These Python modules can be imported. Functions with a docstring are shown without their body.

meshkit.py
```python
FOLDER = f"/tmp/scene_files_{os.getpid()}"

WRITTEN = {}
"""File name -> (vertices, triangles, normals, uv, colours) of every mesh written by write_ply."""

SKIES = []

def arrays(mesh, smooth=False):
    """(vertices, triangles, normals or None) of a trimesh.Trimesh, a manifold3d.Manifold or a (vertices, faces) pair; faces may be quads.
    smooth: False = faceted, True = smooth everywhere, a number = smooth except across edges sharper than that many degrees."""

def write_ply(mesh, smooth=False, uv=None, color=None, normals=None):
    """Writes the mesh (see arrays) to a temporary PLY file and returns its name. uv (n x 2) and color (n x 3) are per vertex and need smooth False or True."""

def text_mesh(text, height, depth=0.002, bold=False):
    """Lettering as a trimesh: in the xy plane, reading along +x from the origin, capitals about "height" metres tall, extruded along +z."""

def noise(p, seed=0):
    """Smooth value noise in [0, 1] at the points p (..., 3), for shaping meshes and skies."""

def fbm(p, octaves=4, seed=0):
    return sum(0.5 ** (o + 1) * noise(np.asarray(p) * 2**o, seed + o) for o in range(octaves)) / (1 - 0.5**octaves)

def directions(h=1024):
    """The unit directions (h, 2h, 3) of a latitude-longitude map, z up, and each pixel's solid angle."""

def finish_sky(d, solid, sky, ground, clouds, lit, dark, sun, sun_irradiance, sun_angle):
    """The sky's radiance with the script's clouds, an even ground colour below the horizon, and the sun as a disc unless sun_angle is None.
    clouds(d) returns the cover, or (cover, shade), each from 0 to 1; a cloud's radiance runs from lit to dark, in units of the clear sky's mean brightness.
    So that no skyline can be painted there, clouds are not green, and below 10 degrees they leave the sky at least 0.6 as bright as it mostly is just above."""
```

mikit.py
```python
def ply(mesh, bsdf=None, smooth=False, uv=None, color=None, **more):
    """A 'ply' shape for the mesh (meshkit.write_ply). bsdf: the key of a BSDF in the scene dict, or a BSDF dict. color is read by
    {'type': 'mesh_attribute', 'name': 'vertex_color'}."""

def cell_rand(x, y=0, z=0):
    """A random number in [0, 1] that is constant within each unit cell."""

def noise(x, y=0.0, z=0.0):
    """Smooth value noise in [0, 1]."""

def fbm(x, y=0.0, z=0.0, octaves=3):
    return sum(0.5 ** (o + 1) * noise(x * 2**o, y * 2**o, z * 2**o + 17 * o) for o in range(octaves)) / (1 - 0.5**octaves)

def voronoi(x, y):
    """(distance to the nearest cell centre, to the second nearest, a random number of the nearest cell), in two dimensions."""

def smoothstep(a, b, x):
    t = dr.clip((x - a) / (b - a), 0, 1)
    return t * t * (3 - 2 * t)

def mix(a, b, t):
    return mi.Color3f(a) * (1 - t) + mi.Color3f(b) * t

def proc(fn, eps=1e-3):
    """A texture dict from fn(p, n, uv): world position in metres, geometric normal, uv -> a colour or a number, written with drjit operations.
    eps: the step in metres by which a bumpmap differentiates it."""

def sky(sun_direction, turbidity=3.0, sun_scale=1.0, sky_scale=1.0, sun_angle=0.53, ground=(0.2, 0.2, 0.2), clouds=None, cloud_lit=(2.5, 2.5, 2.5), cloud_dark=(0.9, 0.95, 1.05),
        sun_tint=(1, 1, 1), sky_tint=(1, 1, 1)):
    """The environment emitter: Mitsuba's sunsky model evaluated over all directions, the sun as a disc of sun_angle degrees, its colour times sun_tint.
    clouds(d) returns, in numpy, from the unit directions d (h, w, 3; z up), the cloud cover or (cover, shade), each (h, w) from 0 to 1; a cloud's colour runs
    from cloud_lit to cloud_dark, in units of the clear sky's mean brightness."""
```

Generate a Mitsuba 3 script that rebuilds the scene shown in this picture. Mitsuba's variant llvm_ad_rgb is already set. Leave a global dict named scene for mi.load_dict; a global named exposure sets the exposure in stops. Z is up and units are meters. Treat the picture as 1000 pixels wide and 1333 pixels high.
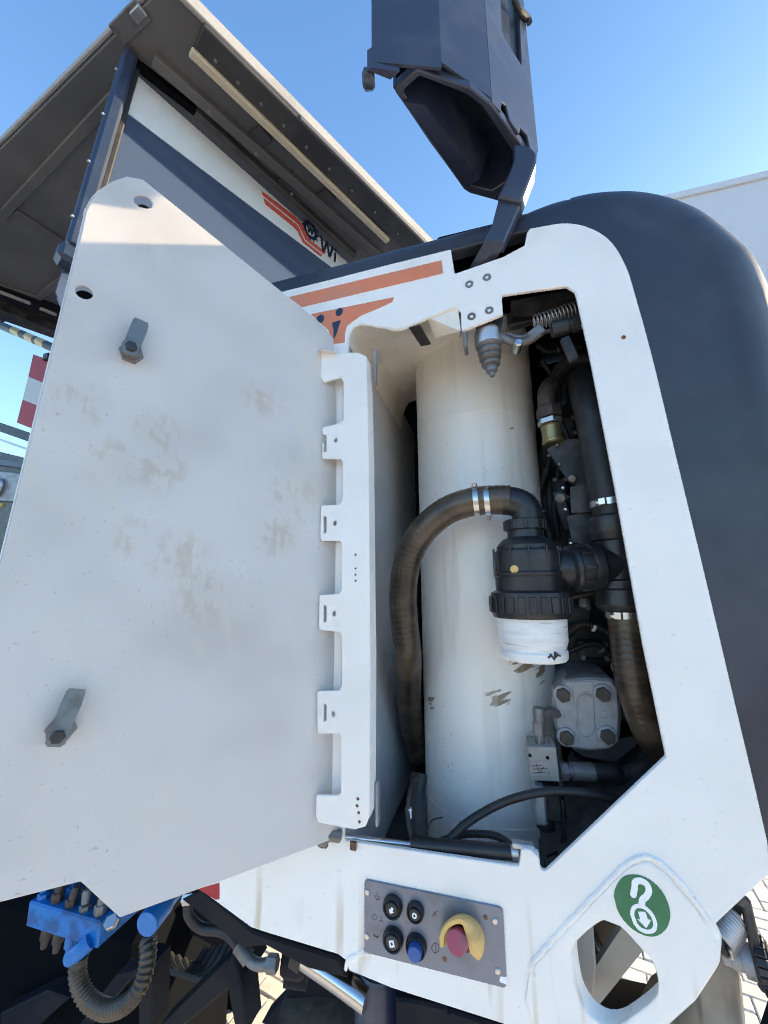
import math, random
import numpy as np
import trimesh
import drjit as dr
import mitsuba as mi
import manifold3d as m3
import mikit, meshkit
from shapely.geometry import Polygon, Point, LineString, box as sbox
from shapely.ops import unary_union
from shapely import affinity

random.seed(7)
RNG = np.random.default_rng(7)
T = mi.ScalarTransform4f
scene = {"type": "scene"}
labels = {}

# ------------------------------------------------------------------ camera, sky, exposure
# x runs along the machine's side, y into the machine, z up; the side panel is the plane y = 0
FOCAL, CX, CY = 510.0, 500.0, 666.5            # measured on the 1000 x 1333 photograph (ultra-wide phone lens)
EYE = np.array([0.0, -0.65, 1.50])
_vx = np.array([1814.0, -108.5, -FOCAL]); AX = _vx / np.linalg.norm(_vx)
_vz = np.array([-25.0, -2761.0, FOCAL]); AZ = _vz - _vz.dot(AX) * AX; AZ /= np.linalg.norm(AZ)
AY = np.cross(AZ, AX)
ROT = np.array([AX, AY, AZ])                    # camera axes (right, down, forward) -> world
fwd, up = ROT @ [0, 0, 1.0], ROT @ [0, -1.0, 0]
scene["camera"] = {"type": "perspective", "fov": 2 * math.degrees(math.atan(500 / FOCAL)), "fov_axis": "x", "near_clip": 0.02, "far_clip": 400.0,
                   "to_world": T().look_at(origin=EYE.tolist(), target=(EYE + fwd).tolist(), up=up.tolist())}
SUN_AZ, SUN_EL = 35.0, 21.0
scene["sky"] = mikit.sky([math.cos(math.radians(SUN_AZ)) * math.cos(math.radians(SUN_EL)), math.sin(math.radians(SUN_AZ)) * math.cos(math.radians(SUN_EL)), math.sin(math.radians(SUN_EL))],
                         turbidity=2.2, sky_scale=2.4, sun_scale=2.1, sun_tint=(0.97, 1.0, 1.06), sky_tint=(0.91, 1.0, 1.11), ground=(0.35, 0.34, 0.32))
exposure = 2.39


def ray(px, py):
    d = ROT @ np.array([px - CX, py - CY, FOCAL])
    return d / np.linalg.norm(d)


def on_plane(px, py, p, n):
    """The point of a surveyed photograph position on the plane through p with normal n."""
    d, n = ray(px, py), np.asarray(n, float)
    return EYE + d * n.dot(np.asarray(p, float) - EYE) / n.dot(d)


def S(px, py, y=0.0):
    return on_plane(px, py, (0, y, 0), (0, 1, 0))


def SZ(px, py, z):
    return on_plane(px, py, (0, 0, z), (0, 0, 1))


def mpp(px, py, y=0.0):
    return float((ROT.T @ (S(px, py, y) - EYE))[2] / FOCAL)


# ------------------------------------------------------------------ materials
def mat(name, d):
    scene[name] = d
    return name


def principled(color, rough=0.5, metallic=0.0, spec=0.5, **more):
    c = color if isinstance(color, dict) else {"type": "rgb", "value": list(color)}
    return {"type": "twosided", "bsdf": {"type": "principled", "base_color": c, "roughness": rough, "metallic": metallic, "specular": spec, **more}}


def bump(d, fn, scale, eps=1e-3):
    return {"type": "twosided", "bsdf": {"type": "bumpmap", "arbitrary": mikit.proc(fn, eps), "scale": scale, "bsdf": d["bsdf"]}}


N, FB, SM, MX = mikit.noise, mikit.fbm, mikit.smoothstep, mikit.mix


def blob(p, c, r, q=1.0):
    """1 near the point c fading to 0 at the radius r (z squeezed by q)."""
    d = dr.sqrt(dr.square(p.x - c[0]) + dr.square(p.y - c[1]) + dr.square((p.z - c[2]) * q))
    return 1 - SM(0.25 * r, r, d)


def panel_color(p, n, uv):
    f = FB(p.x * 9, p.y * 9, p.z * 9, 3)
    fine = N(p.x * 160, p.y * 160, p.z * 160)
    c = MX((0.81, 0.785, 0.755), (0.74, 0.715, 0.68), SM(0.35, 0.75, f) * 0.6)
    chip = SM(0.86, 0.90, FB(p.x * 170, p.y * 170, p.z * 140, 2))
    c = MX(c, (0.45, 0.40, 0.35), chip * 0.3)
    run = SM(0.58, 0.85, FB(p.x * 70, p.y * 70, p.z * 5, 2)) * SM(1.10, 0.94, p.z)
    c = MX(c, (0.47, 0.36, 0.24), run * 0.75)
    return MX(c, (0.60, 0.58, 0.55), SM(0.78, 0.95, fine) * 0.10)


DOOR_SPOTS = [(205, 563, .045), (235, 725, .055), (262, 775, .06), (150, 600, .05), (210, 610, .05), (345, 520, .05), (385, 640, .07), (360, 700, .05), (100, 525, .05), (175, 700, .04)]
HINGE = S(445, 1085, 0)
DOOR_DIR = np.array([-0.651, -0.759, 0.0]); DOOR_DIR /= np.linalg.norm(DOOR_DIR)
DOOR_N = np.array([0.759, -0.651, 0.0]); DOOR_N /= np.linalg.norm(DOOR_N)        # inner face, towards the camera


def SD(px, py, off=0.0):
    return on_plane(px, py, HINGE + DOOR_N * off, DOOR_N)


door_pts = [(SD(x, y), r) for x, y, r in DOOR_SPOTS]


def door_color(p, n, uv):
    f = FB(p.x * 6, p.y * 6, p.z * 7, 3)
    c = MX((0.575, 0.55, 0.535), (0.47, 0.445, 0.42), SM(0.35, 0.75, f) * 0.8)  # darker than the panel white: the door's shade is put into its base colour
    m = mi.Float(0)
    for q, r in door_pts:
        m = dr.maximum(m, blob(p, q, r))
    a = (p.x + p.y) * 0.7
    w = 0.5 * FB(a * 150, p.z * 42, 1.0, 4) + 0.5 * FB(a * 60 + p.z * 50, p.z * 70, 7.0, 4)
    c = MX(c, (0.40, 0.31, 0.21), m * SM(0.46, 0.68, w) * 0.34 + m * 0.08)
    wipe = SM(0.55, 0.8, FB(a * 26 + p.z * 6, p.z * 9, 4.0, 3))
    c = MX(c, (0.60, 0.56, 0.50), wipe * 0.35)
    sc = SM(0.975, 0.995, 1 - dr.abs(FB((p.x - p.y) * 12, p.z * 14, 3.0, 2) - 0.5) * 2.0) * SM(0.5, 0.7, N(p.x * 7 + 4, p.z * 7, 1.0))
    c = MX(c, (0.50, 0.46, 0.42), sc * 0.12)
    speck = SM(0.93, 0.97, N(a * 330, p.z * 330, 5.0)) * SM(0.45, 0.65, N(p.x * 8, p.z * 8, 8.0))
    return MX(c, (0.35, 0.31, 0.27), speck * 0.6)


TANK_SPOTS = [(S(650, 907, .17), .030, 1.4), (S(692, 868, .18), .040, 2.0), (S(560, 915, .22), .020, 1.0), (S(672, 556, .18), .016, 1.0), (S(715, 880, .2), .03, 1.0)]


def tank_color(p, n, uv):
    f = FB(p.x * 10, p.y * 10, p.z * 5, 3)
    c = MX((0.84, 0.82, 0.78), (0.74, 0.71, 0.66), SM(0.35, 0.8, f) * 0.6)
    c = MX(c, (0.70, 0.65, 0.56), SM(1.55, 2.0, p.z) * 0.55)
    w = FB((p.x * 0.9 + p.z * 0.42) * 22, (p.z * 0.9 - p.x * 0.42) * 170, 1.0, 4)
    for q, r, s in TANK_SPOTS:
        c = MX(c, (0.19, 0.145, 0.095), SM(0.50, 0.62, blob(p, q, r * 1.35, s) * 0.62 + (w - 0.5) * 1.5) * SM(0.02, 0.10, blob(p, q, r * 1.35, s)) * 0.9)
    speck = SM(0.86, 0.92, N(p.x * 210, p.y * 210, p.z * 170)) * SM(0.45, 0.7, N(p.x * 9, p.y * 9, p.z * 8))
    c = MX(c, (0.42, 0.36, 0.29), speck * 0.6)
    run = SM(0.6, 0.8, FB(p.x * 60, p.y * 60, p.z * 4, 2))
    return MX(c, (0.58, 0.55, 0.48), run * 0.30)


def scuff(a, b, k, s=0.5):
    """A base colour a worn and dusted towards b."""
    def fn(p, n, uv):
        f = FB(p.x * k, p.y * k, p.z * k, 4)
        return MX(a, b, SM(0.42, 0.75, f) * s)
    return fn


def rough_noise(lo, hi, k):
    return lambda p, n, uv: lo + (hi - lo) * FB(p.x * k, p.y * k, p.z * k, 3)


def orange_peel(p, n, uv):
    return N(p.x * 420, p.y * 420, p.z * 420) * 0.25 + FB(p.x * 5, p.y * 5, p.z * 5, 2) * 6


P = mikit.proc
mat("white_paint", bump(principled(P(panel_color), 0.24, spec=0.5), orange_peel, 0.0009))
mat("shaded_door_paint", bump(principled(P(door_color), 0.38, spec=0.45), orange_peel, 0.0006))
mat("tank_paint", bump(principled(P(tank_color), 0.30, spec=0.5), orange_peel, 0.0008))
mat("wall_paint", principled(P(scuff((0.55, 0.55, 0.55), (0.44, 0.435, 0.43), 7, 0.6)), 0.5))
mat("ceiling_paint", principled(P(scuff((0.74, 0.70, 0.63), (0.52, 0.46, 0.38), 13, 0.5)), 0.5))
mat("hood_plastic", principled(P(scuff((0.018, 0.022, 0.036), (0.040, 0.045, 0.060), 7, 0.7)), P(rough_noise(0.36, 0.52, 22)), spec=0.45))
mat("housing_paint", principled(P(scuff((0.028, 0.034, 0.058), (0.060, 0.066, 0.088), 12, 0.6)), P(rough_noise(0.22, 0.42, 40)), spec=0.6))
mat("cavity_plastic", principled(P(scuff((0.020, 0.028, 0.060), (0.050, 0.058, 0.085), 18, 0.6)), 0.35, spec=0.6))
mat("dark_metal", principled(P(scuff((0.022, 0.024, 0.028), (0.085, 0.080, 0.074), 22, 0.7)), 0.42))
mat("under_metal", principled(P(scuff((0.008, 0.010, 0.017), (0.026, 0.025, 0.026), 11, 0.5)), 0.6, spec=0.12))
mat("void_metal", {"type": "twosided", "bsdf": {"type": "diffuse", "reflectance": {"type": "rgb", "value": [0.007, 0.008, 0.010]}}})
mat("black_plastic", principled(P(scuff((0.011, 0.012, 0.015), (0.040, 0.040, 0.042), 30, 0.4)), 0.38))
mat("black_rubber", principled(P(scuff((0.013, 0.014, 0.016), (0.045, 0.045, 0.045), 24, 0.5)), 0.5))


def brown_color(p, n, uv):
    f = FB(p.x * 22, p.y * 22, p.z * 22, 3)
    band = SM(0.90, 0.98, dr.abs(dr.sin(uv.x * 299.2 + 0.5 * dr.sin(uv.y * 6.2832))))
    c = MX((0.026, 0.018, 0.012), (0.075, 0.054, 0.035), SM(0.35, 0.7, f))
    return MX(c, (0.095, 0.072, 0.048), band * 0.35 * SM(0.3, 0.6, N(p.x * 30, p.z * 30, p.y * 30)))


mat("brown_hose", principled(P(brown_color), 0.33, spec=0.6))
mat("steel", principled((0.62, 0.61, 0.60), 0.28, 1.0))
mat("chrome", principled((0.48, 0.50, 0.53), 0.15, 1.0))
mat("zinc", principled(P(scuff((0.50, 0.52, 0.56), (0.30, 0.28, 0.24), 40, 0.7)), 0.42, 0.85))
mat("dull_steel", principled(P(scuff((0.20, 0.20, 0.21), (0.13, 0.11, 0.09), 40, 0.8)), 0.5, 0.55))
mat("aluminium", principled(P(scuff((0.30, 0.315, 0.345), (0.17, 0.165, 0.16), 34, 0.7)), 0.48, 0.35))
mat("plate_metal", principled(P(scuff((0.19, 0.21, 0.26), (0.14, 0.15, 0.18), 26, 0.8)), P(rough_noise(0.26, 0.5, 30)), 0.4))
mat("latch_metal", principled(P(scuff((0.17, 0.19, 0.20), (0.11, 0.115, 0.11), 60, 0.8)), 0.42, 0.4))
mat("brass", principled((0.30, 0.26, 0.13), 0.4, 0.8))
mat("rust", principled(P(scuff((0.16, 0.085, 0.045), (0.09, 0.05, 0.03), 60, 0.9)), 0.8))
mat("bolt_steel", principled(P(scuff((0.055, 0.048, 0.046), (0.10, 0.075, 0.06), 60, 0.7)), 0.6, 0.3))
mat("orange_print", principled(P(scuff((0.63, 0.20, 0.095), (0.55, 0.22, 0.13), 15, 0.8)), 0.4))
mat("navy_print", principled((0.012, 0.022, 0.065), 0.4))
mat("red_print", principled((0.52, 0.09, 0.07), 0.45))
mat("green_print", principled(P(scuff((0.025, 0.145, 0.062), (0.04, 0.17, 0.08), 40, 0.6)), 0.4))
mat("white_print", principled((0.80, 0.81, 0.83), 0.45))
mat("black_print", principled((0.03, 0.03, 0.035), 0.5))
mat("yellow_plastic", principled(P(scuff((0.64, 0.42, 0.15), (0.46, 0.29, 0.12), 60, 0.8)), 0.42))
mat("red_plastic", principled(P(scuff((0.34, 0.06, 0.10), (0.28, 0.09, 0.12), 70, 0.8)), 0.5))
mat("blue_button", principled((0.02, 0.085, 0.30), 0.4))
mat("blue_paint", principled(P(scuff((0.012, 0.155, 0.47), (0.012, 0.06, 0.17), 34, 0.75)), 0.36))
mat("bowl_plastic", bump(principled(P(lambda p, n, uv: MX(MX((0.74, 0.74, 0.73), (0.55, 0.55, 0.57), SM(0.45, 0.72, FB(p.x * 14, p.y * 14, p.z * 90, 3)) * 0.55), (0.30, 0.25, 0.20), SM(0.68, 0.78, FB(p.x * 30 + 3, p.y * 30, p.z * 260, 3)) * 0.5)), 0.3), lambda p, n, uv: FB(p.x * 8, p.y * 8, p.z * 50, 2), 0.0008))
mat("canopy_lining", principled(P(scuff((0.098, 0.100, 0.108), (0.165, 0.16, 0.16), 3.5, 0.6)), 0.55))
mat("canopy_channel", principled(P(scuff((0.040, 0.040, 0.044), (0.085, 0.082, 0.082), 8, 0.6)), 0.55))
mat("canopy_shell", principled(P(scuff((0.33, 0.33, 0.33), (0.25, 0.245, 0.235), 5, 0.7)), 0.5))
mat("trim_strip", principled((0.62, 0.55, 0.42), 0.5))
mat("film_white", principled(P(scuff((0.66, 0.69, 0.72), (0.52, 0.55, 0.59), 3.0, 0.7)), 0.22, spec=0.6))
mat("tinted_pane", principled(P(scuff((0.055, 0.078, 0.135), (0.075, 0.10, 0.165), 2.5, 0.7)), 0.10, spec=0.4))
mat("post_paint", principled(P(scuff((0.018, 0.030, 0.062), (0.045, 0.058, 0.09), 12, 0.6)), 0.34, spec=0.55))
mat("signal_red", principled(P(scuff((0.34, 0.018, 0.03), (0.26, 0.03, 0.04), 9, 0.6)), 0.5))
mat("signal_white", principled((0.52, 0.52, 0.51), 0.5))
mat("trailer_white", principled(P(scuff((0.60, 0.60, 0.62), (0.52, 0.52, 0.55), 0.8, 0.8)), 0.5))
mat("amber", principled((0.45, 0.30, 0.12), 0.3, 0.5))
mat("grey_paint", principled(P(scuff((0.30, 0.295, 0.28), (0.17, 0.165, 0.155), 9, 0.7)), 0.6))


def dusty_color(p, n, uv):
    f = FB(p.x * 16, p.y * 16, p.z * 7, 4)
    g = N(p.x * 90, p.y * 90, p.z * 14)
    return MX(MX((0.13, 0.115, 0.098), (0.30, 0.275, 0.24), SM(0.35, 0.68, f)), (0.06, 0.055, 0.05), SM(0.6, 0.9, g) * 0.6)


mat("dusty_board", bump(principled(P(dusty_color), 0.9, spec=0.2), lambda p, n, uv: FB(p.x * 60, p.y * 60, p.z * 20, 3), 0.006))
mat("tyre_rubber", bump(principled(P(scuff((0.020, 0.020, 0.020), (0.085, 0.078, 0.066), 14, 0.8)), 0.8, spec=0.2), lambda p, n, uv: FB(p.x * 70, p.y * 70, p.z * 70, 3), 0.004))
mat("mortar_sand", principled(P(scuff((0.26, 0.235, 0.20), (0.18, 0.165, 0.14), 30, 0.8)), 0.95, spec=0.1))
PAVER_MATS = []
for i, c in enumerate([(0.64, 0.61, 0.565), (0.60, 0.575, 0.535), (0.67, 0.635, 0.585)]):
    PAVER_MATS.append(mat(f"paver_stone_{i}", principled(P(scuff(c, tuple(x * 0.82 for x in c), 16, 0.6)), 0.9, spec=0.15)))


# ------------------------------------------------------------------ mesh helpers
class Frame:
    """A plane: origin o, axes u and v, normal n = u x v (the side that shows)."""

    def __init__(self, o, u, v):
        self.o, self.u, self.v = (np.asarray(a, float) for a in (o, u, v))
        self.u = self.u / np.linalg.norm(self.u)
        self.v = self.v - self.v.dot(self.u) * self.u
        self.v /= np.linalg.norm(self.v)
        self.n = np.cross(self.u, self.v)

    def to(self, ab, c=0.0):
        ab = np.asarray(ab, float)
        return self.o + ab[..., :1] * self.u + ab[..., 1:2] * self.v + self.n * c

    def px(self, pts, c=0.0):
        """Surveyed photograph positions -> (a, b) on the plane, c in front of it."""
        out = []
        for x, y in pts:
            q = on_plane(x, y, self.o + self.n * c, self.n) - self.o
            out.append((q.dot(self.u), q.dot(self.v)))
        return out


WALL = Frame((0, 0, 0), (1, 0, 0), (0, 0, 1))
DOOR = Frame(HINGE, -DOOR_DIR, (0, 0, 1))


def wall_at(y):
    return Frame((0, y, 0), (1, 0, 0), (0, 0, 1))


def poly(frame, pts, r=0.0, c=0.0, holes=()):
    g = Polygon(frame.px(pts, c), [frame.px(h, c) for h in holes]).buffer(0)
    return rounded(g, r) if r else g


def rounded(g, r):
    return g.buffer(-r, quad_segs=6).buffer(2 * r, quad_segs=6).buffer(-r, quad_segs=6).simplify(r * 0.02 + 1e-5)


def cpoly(frame, pts, n=6):
    p = np.array(frame.px(pts))
    q = spline(np.c_[np.vstack([p[-2:], p, p[:2]]), np.zeros(len(p) + 4)], n)[:, :2]
    return Polygon(q[2 * n:-2 * n - 1]).buffer(0)


def ring_in(r, c):
    r = np.asarray(r, float)
    d0 = r - np.roll(r, 1, 0); d1 = np.roll(r, -1, 0) - r
    n0 = np.stack([-d0[:, 1], d0[:, 0]], 1); n1 = np.stack([-d1[:, 1], d1[:, 0]], 1)
    n0 /= np.linalg.norm(n0, axis=1, keepdims=True) + 1e-12; n1 /= np.linalg.norm(n1, axis=1, keepdims=True) + 1e-12
    k = 1 + (n0 * n1).sum(1, keepdims=True)
    return r + (n0 + n1) / np.maximum(k, 0.35) * c


def plate(g, frame, front, back, c=0.0008):
    """The outline g (in the plane's axes) as sheet metal from back to front with a chamfered front edge."""
    from shapely.geometry.polygon import orient
    meshes = []
    for q in getattr(g, "geoms", [g]):
        q = orient(q, 1.0)
        rings = [np.array(q.exterior.coords)[:-1]] + [np.array(h.coords)[:-1] for h in q.interiors]
        V, F, n = [], [], 0
        for r in rings:
            k = len(r)
            V += [frame.to(r, back), frame.to(r, front - c), frame.to(ring_in(r, c), front)]
            i = np.arange(k); j = (i + 1) % k
            for a, b in ((0, k), (k, 2 * k)):
                F += [np.stack([n + a + i, n + a + j, n + b + j], 1), np.stack([n + a + i, n + b + j, n + b + i], 1)]
            n += 3 * k
        for off, flip, cc in ((front, False, c), (back, True, 0.0)):
            qq = Polygon(ring_in(rings[0], cc), [ring_in(h, cc) for h in rings[1:]])
            v, f = trimesh.creation.triangulate_polygon(qq, engine="earcut")
            V.append(frame.to(v, off)); F.append(np.asarray(f)[:, ::-1] + n if flip else np.asarray(f) + n); n += len(v)
        meshes.append(trimesh.Trimesh(np.vstack(V), np.vstack(F)))
    return cat(meshes)


def cat(ms):
    return trimesh.util.concatenate(ms) if len(ms) > 1 else ms[0]


def spline(pts, n=12):
    p = np.asarray(pts, float)
    if len(p) < 3:
        return np.array([p[0] + (p[1] - p[0]) * t for t in np.linspace(0, 1, n)])
    q = np.vstack([2 * p[0] - p[1], p, 2 * p[-1] - p[-2]])
    out = []
    for i in range(1, len(q) - 2):
        a, b, c_, d = q[i - 1:i + 3]
        for t in np.linspace(0, 1, n, endpoint=False):
            out.append(0.5 * (2 * b + (c_ - a) * t + (2 * a - 5 * b + 4 * c_ - d) * t * t + (3 * b - a - 3 * c_ + d) * t ** 3))
    return np.array(out + [p[-1]])


def tube(pts, r, k=18, n=12, curve=True, rib=None, uv=False):
    """A round tube along the points; r a number or one per point; rib = (pitch, depth) makes it corrugated."""
    pts = np.asarray(pts, float)
    path = spline(pts, n) if curve else pts
    s = np.r_[0, np.cumsum(np.linalg.norm(np.diff(path, axis=0), axis=1))]
    if rib:
        m = max(int(s[-1] / rib[0] * 8), 8)
        t = np.linspace(0, s[-1], m)
        path = np.stack([np.interp(t, s, path[:, i]) for i in range(3)], 1)
        s = t
    if np.ndim(r):
        rr = np.interp(np.linspace(0, 1, len(path)), np.linspace(0, 1, len(r)), r)
    else:
        rr = np.full(len(path), float(r))
    if rib:
        rr = rr * (1 + rib[1] * np.sin(2 * np.pi * s / rib[0]))
    t = np.gradient(path, axis=0); t /= np.linalg.norm(t, axis=1, keepdims=True)
    a = np.cross(t[0], [0.3, 0.2, 0.93]); a /= np.linalg.norm(a)
    V, UV = [], []
    th = np.linspace(0, 2 * np.pi, k, endpoint=False)
    for i in range(len(path)):
        a = a - a.dot(t[i]) * t[i]; a /= np.linalg.norm(a)
        b = np.cross(t[i], a)
        V.append(path[i] + rr[i] * (np.cos(th)[:, None] * a + np.sin(th)[:, None] * b))
        UV.append(np.stack([np.full(k, s[i]), th / (2 * np.pi)], 1))
    m = len(path)
    V = np.vstack(V + [path[:1], path[-1:]])
    UV = np.vstack(UV + [[[0, 0]], [[s[-1], 0]]])
    i, j = np.meshgrid(np.arange(m - 1), np.arange(k), indexing="ij")
    q = lambda i, j: (i * k + j % k).ravel()
    F = np.vstack([np.stack([q(i, j), q(i, j + 1), q(i + 1, j + 1)], 1), np.stack([q(i, j), q(i + 1, j + 1), q(i + 1, j)], 1)])
    e = np.arange(k)
    F = np.vstack([F, np.stack([np.full(k, m * k), (e + 1) % k, e], 1), np.stack([np.full(k, m * k + 1), (m - 1) * k + e, (m - 1) * k + (e + 1) % k], 1)])
    mesh = trimesh.Trimesh(V, F, process=False)
    return (mesh, UV) if uv else mesh


def lathe(profile, base, axis, k=40):
    """profile: (radius, height along the axis) pairs from one end to the other."""
    axis = np.asarray(axis, float); axis = axis / np.linalg.norm(axis)
    a = np.cross(axis, [0.31, 0.88, 0.35]); a /= np.linalg.norm(a); b = np.cross(axis, a)
    th = np.linspace(0, 2 * np.pi, k, endpoint=False)
    circ = np.cos(th)[:, None] * a + np.sin(th)[:, None] * b
    prof = [(1e-6, profile[0][1])] + list(profile) + [(1e-6, profile[-1][1])]
    V = np.vstack([np.asarray(base, float) + axis * h + r * circ for r, h in prof])
    i, j = np.meshgrid(np.arange(len(prof) - 1), np.arange(k), indexing="ij")
    q = lambda i, j: (i * k + j % k).ravel()
    F = np.vstack([np.stack([q(i, j), q(i, j + 1), q(i + 1, j + 1)], 1), np.stack([q(i, j), q(i + 1, j + 1), q(i + 1, j)], 1)])
    m = trimesh.Trimesh(V, F)
    m.merge_vertices(); m.update_faces(m.nondegenerate_faces())
    if m.volume < 0:
        m.invert()
    return m


def rbox(center, size, bevel=0.002, axes=None):
    """A box with chamfered edges; axes = rows of its own axes."""
    h = np.asarray(size, float) / 2
    bv = min(bevel, h.min() * 0.45)
    pts = []
    for sx in (-1, 1):
        for sy in (-1, 1):
            for sz in (-1, 1):
                for k in range(3):
                    d = h - bv; d[k] = h[k]
                    pts.append(np.array([sx, sy, sz]) * d)
    m = trimesh.convex.convex_hull(np.array(pts))
    A = np.eye(3) if axes is None else np.asarray(axes, float)
    m = trimesh.Trimesh(m.vertices @ A + np.asarray(center, float), m.faces)
    if m.volume < 0:
        m.invert()
    return m


def bar(a, b, w, d, side=(0, 1, 0), bevel=0.002):
    """A flat bar from a to b, w across and d deep along side."""
    a, b = np.asarray(a, float), np.asarray(b, float)
    t = b - a; L = np.linalg.norm(t); t /= L
    s = np.asarray(side, float); s = s - s.dot(t) * t; s /= np.linalg.norm(s)
    return rbox((a + b) / 2, (L, w, d), bevel, [t, np.cross(s, t), s])


def hexagon(base, axis, r, h, k=6, bevel=0.12):
    return lathe([(r * (1 - bevel), 0), (r, h * 0.12), (r, h * 0.88), (r * (1 - bevel), h)], base, axis, k)


def hull(pts):
    m = trimesh.convex.convex_hull(np.asarray(pts, float))
    return m


def rough_up(m, amp, k, seed=0):
    m = m.copy()
    v = m.vertices
    d = np.stack([meshkit.fbm(v * k + 13 * i, 3, seed + i) - 0.5 for i in range(3)], 1)
    m.vertices = v + d * 2 * amp
    return m


def spring(a, b, r, wire, turns, k=8):
    a, b = np.asarray(a, float), np.asarray(b, float)
    t = (b - a) / np.linalg.norm(b - a)
    u = np.cross(t, [0.2, 0.3, 0.9]); u /= np.linalg.norm(u); w = np.cross(t, u)
    th = np.linspace(0, 2 * np.pi * turns, int(turns * 16))
    p = a + np.outer(th / th[-1], b - a) + r * (np.outer(np.cos(th), u) + np.outer(np.sin(th), w))
    return tube(p, wire, k, curve=False)


def add(key, mesh, m, label=None, smooth=32, uv=None, kind=None):
    base, i = key, 0
    while key in scene:
        i += 1
        key = f"{base}_{i:03d}"
    scene[key] = mikit.ply(mesh, m, smooth=smooth if uv is None else True, uv=uv)
    if label or kind:
        labels.setdefault(key, {})
        if label:
            labels[key]["label"] = label
        if kind:
            labels[key]["kind"] = kind
    return key


MACHINE = "milling_machine"
labels[MACHINE] = {"label": "white and dark grey road milling machine with its engine compartment door swung open", "category": "milling machine"}


def part(name, mesh, m, label=None, **k):
    return add(f"{MACHINE}__{name}", mesh, m, label, **k)


def sub(holder, name, mesh, m, label=None, **k):
    return add(f"{holder}__{name}", mesh, m, label, **k)


# ------------------------------------------------------------------ the setting
def structure(key, mesh, m, label, cat):
    add(key, mesh, m, label, kind="structure")
    labels[key]["category"] = cat


structure("pavement", rbox((0, 6, -0.109), (160, 160, 0.2), 0.01), "mortar_sand", "pale sunlit block pavement under and around the milling machine", "pavement")
UNIT, GAP = 0.066, 0.003
ang = math.radians(-11)
ca, sa = math.cos(ang), math.sin(ang)


def paver_mesh(i0, lng):
    sx, sy = (2 * UNIT, UNIT) if lng else (UNIT, 2 * UNIT)
    return rbox((0, 0, -0.03), (sx - GAP, sy - GAP, 0.06), 0.004)


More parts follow.
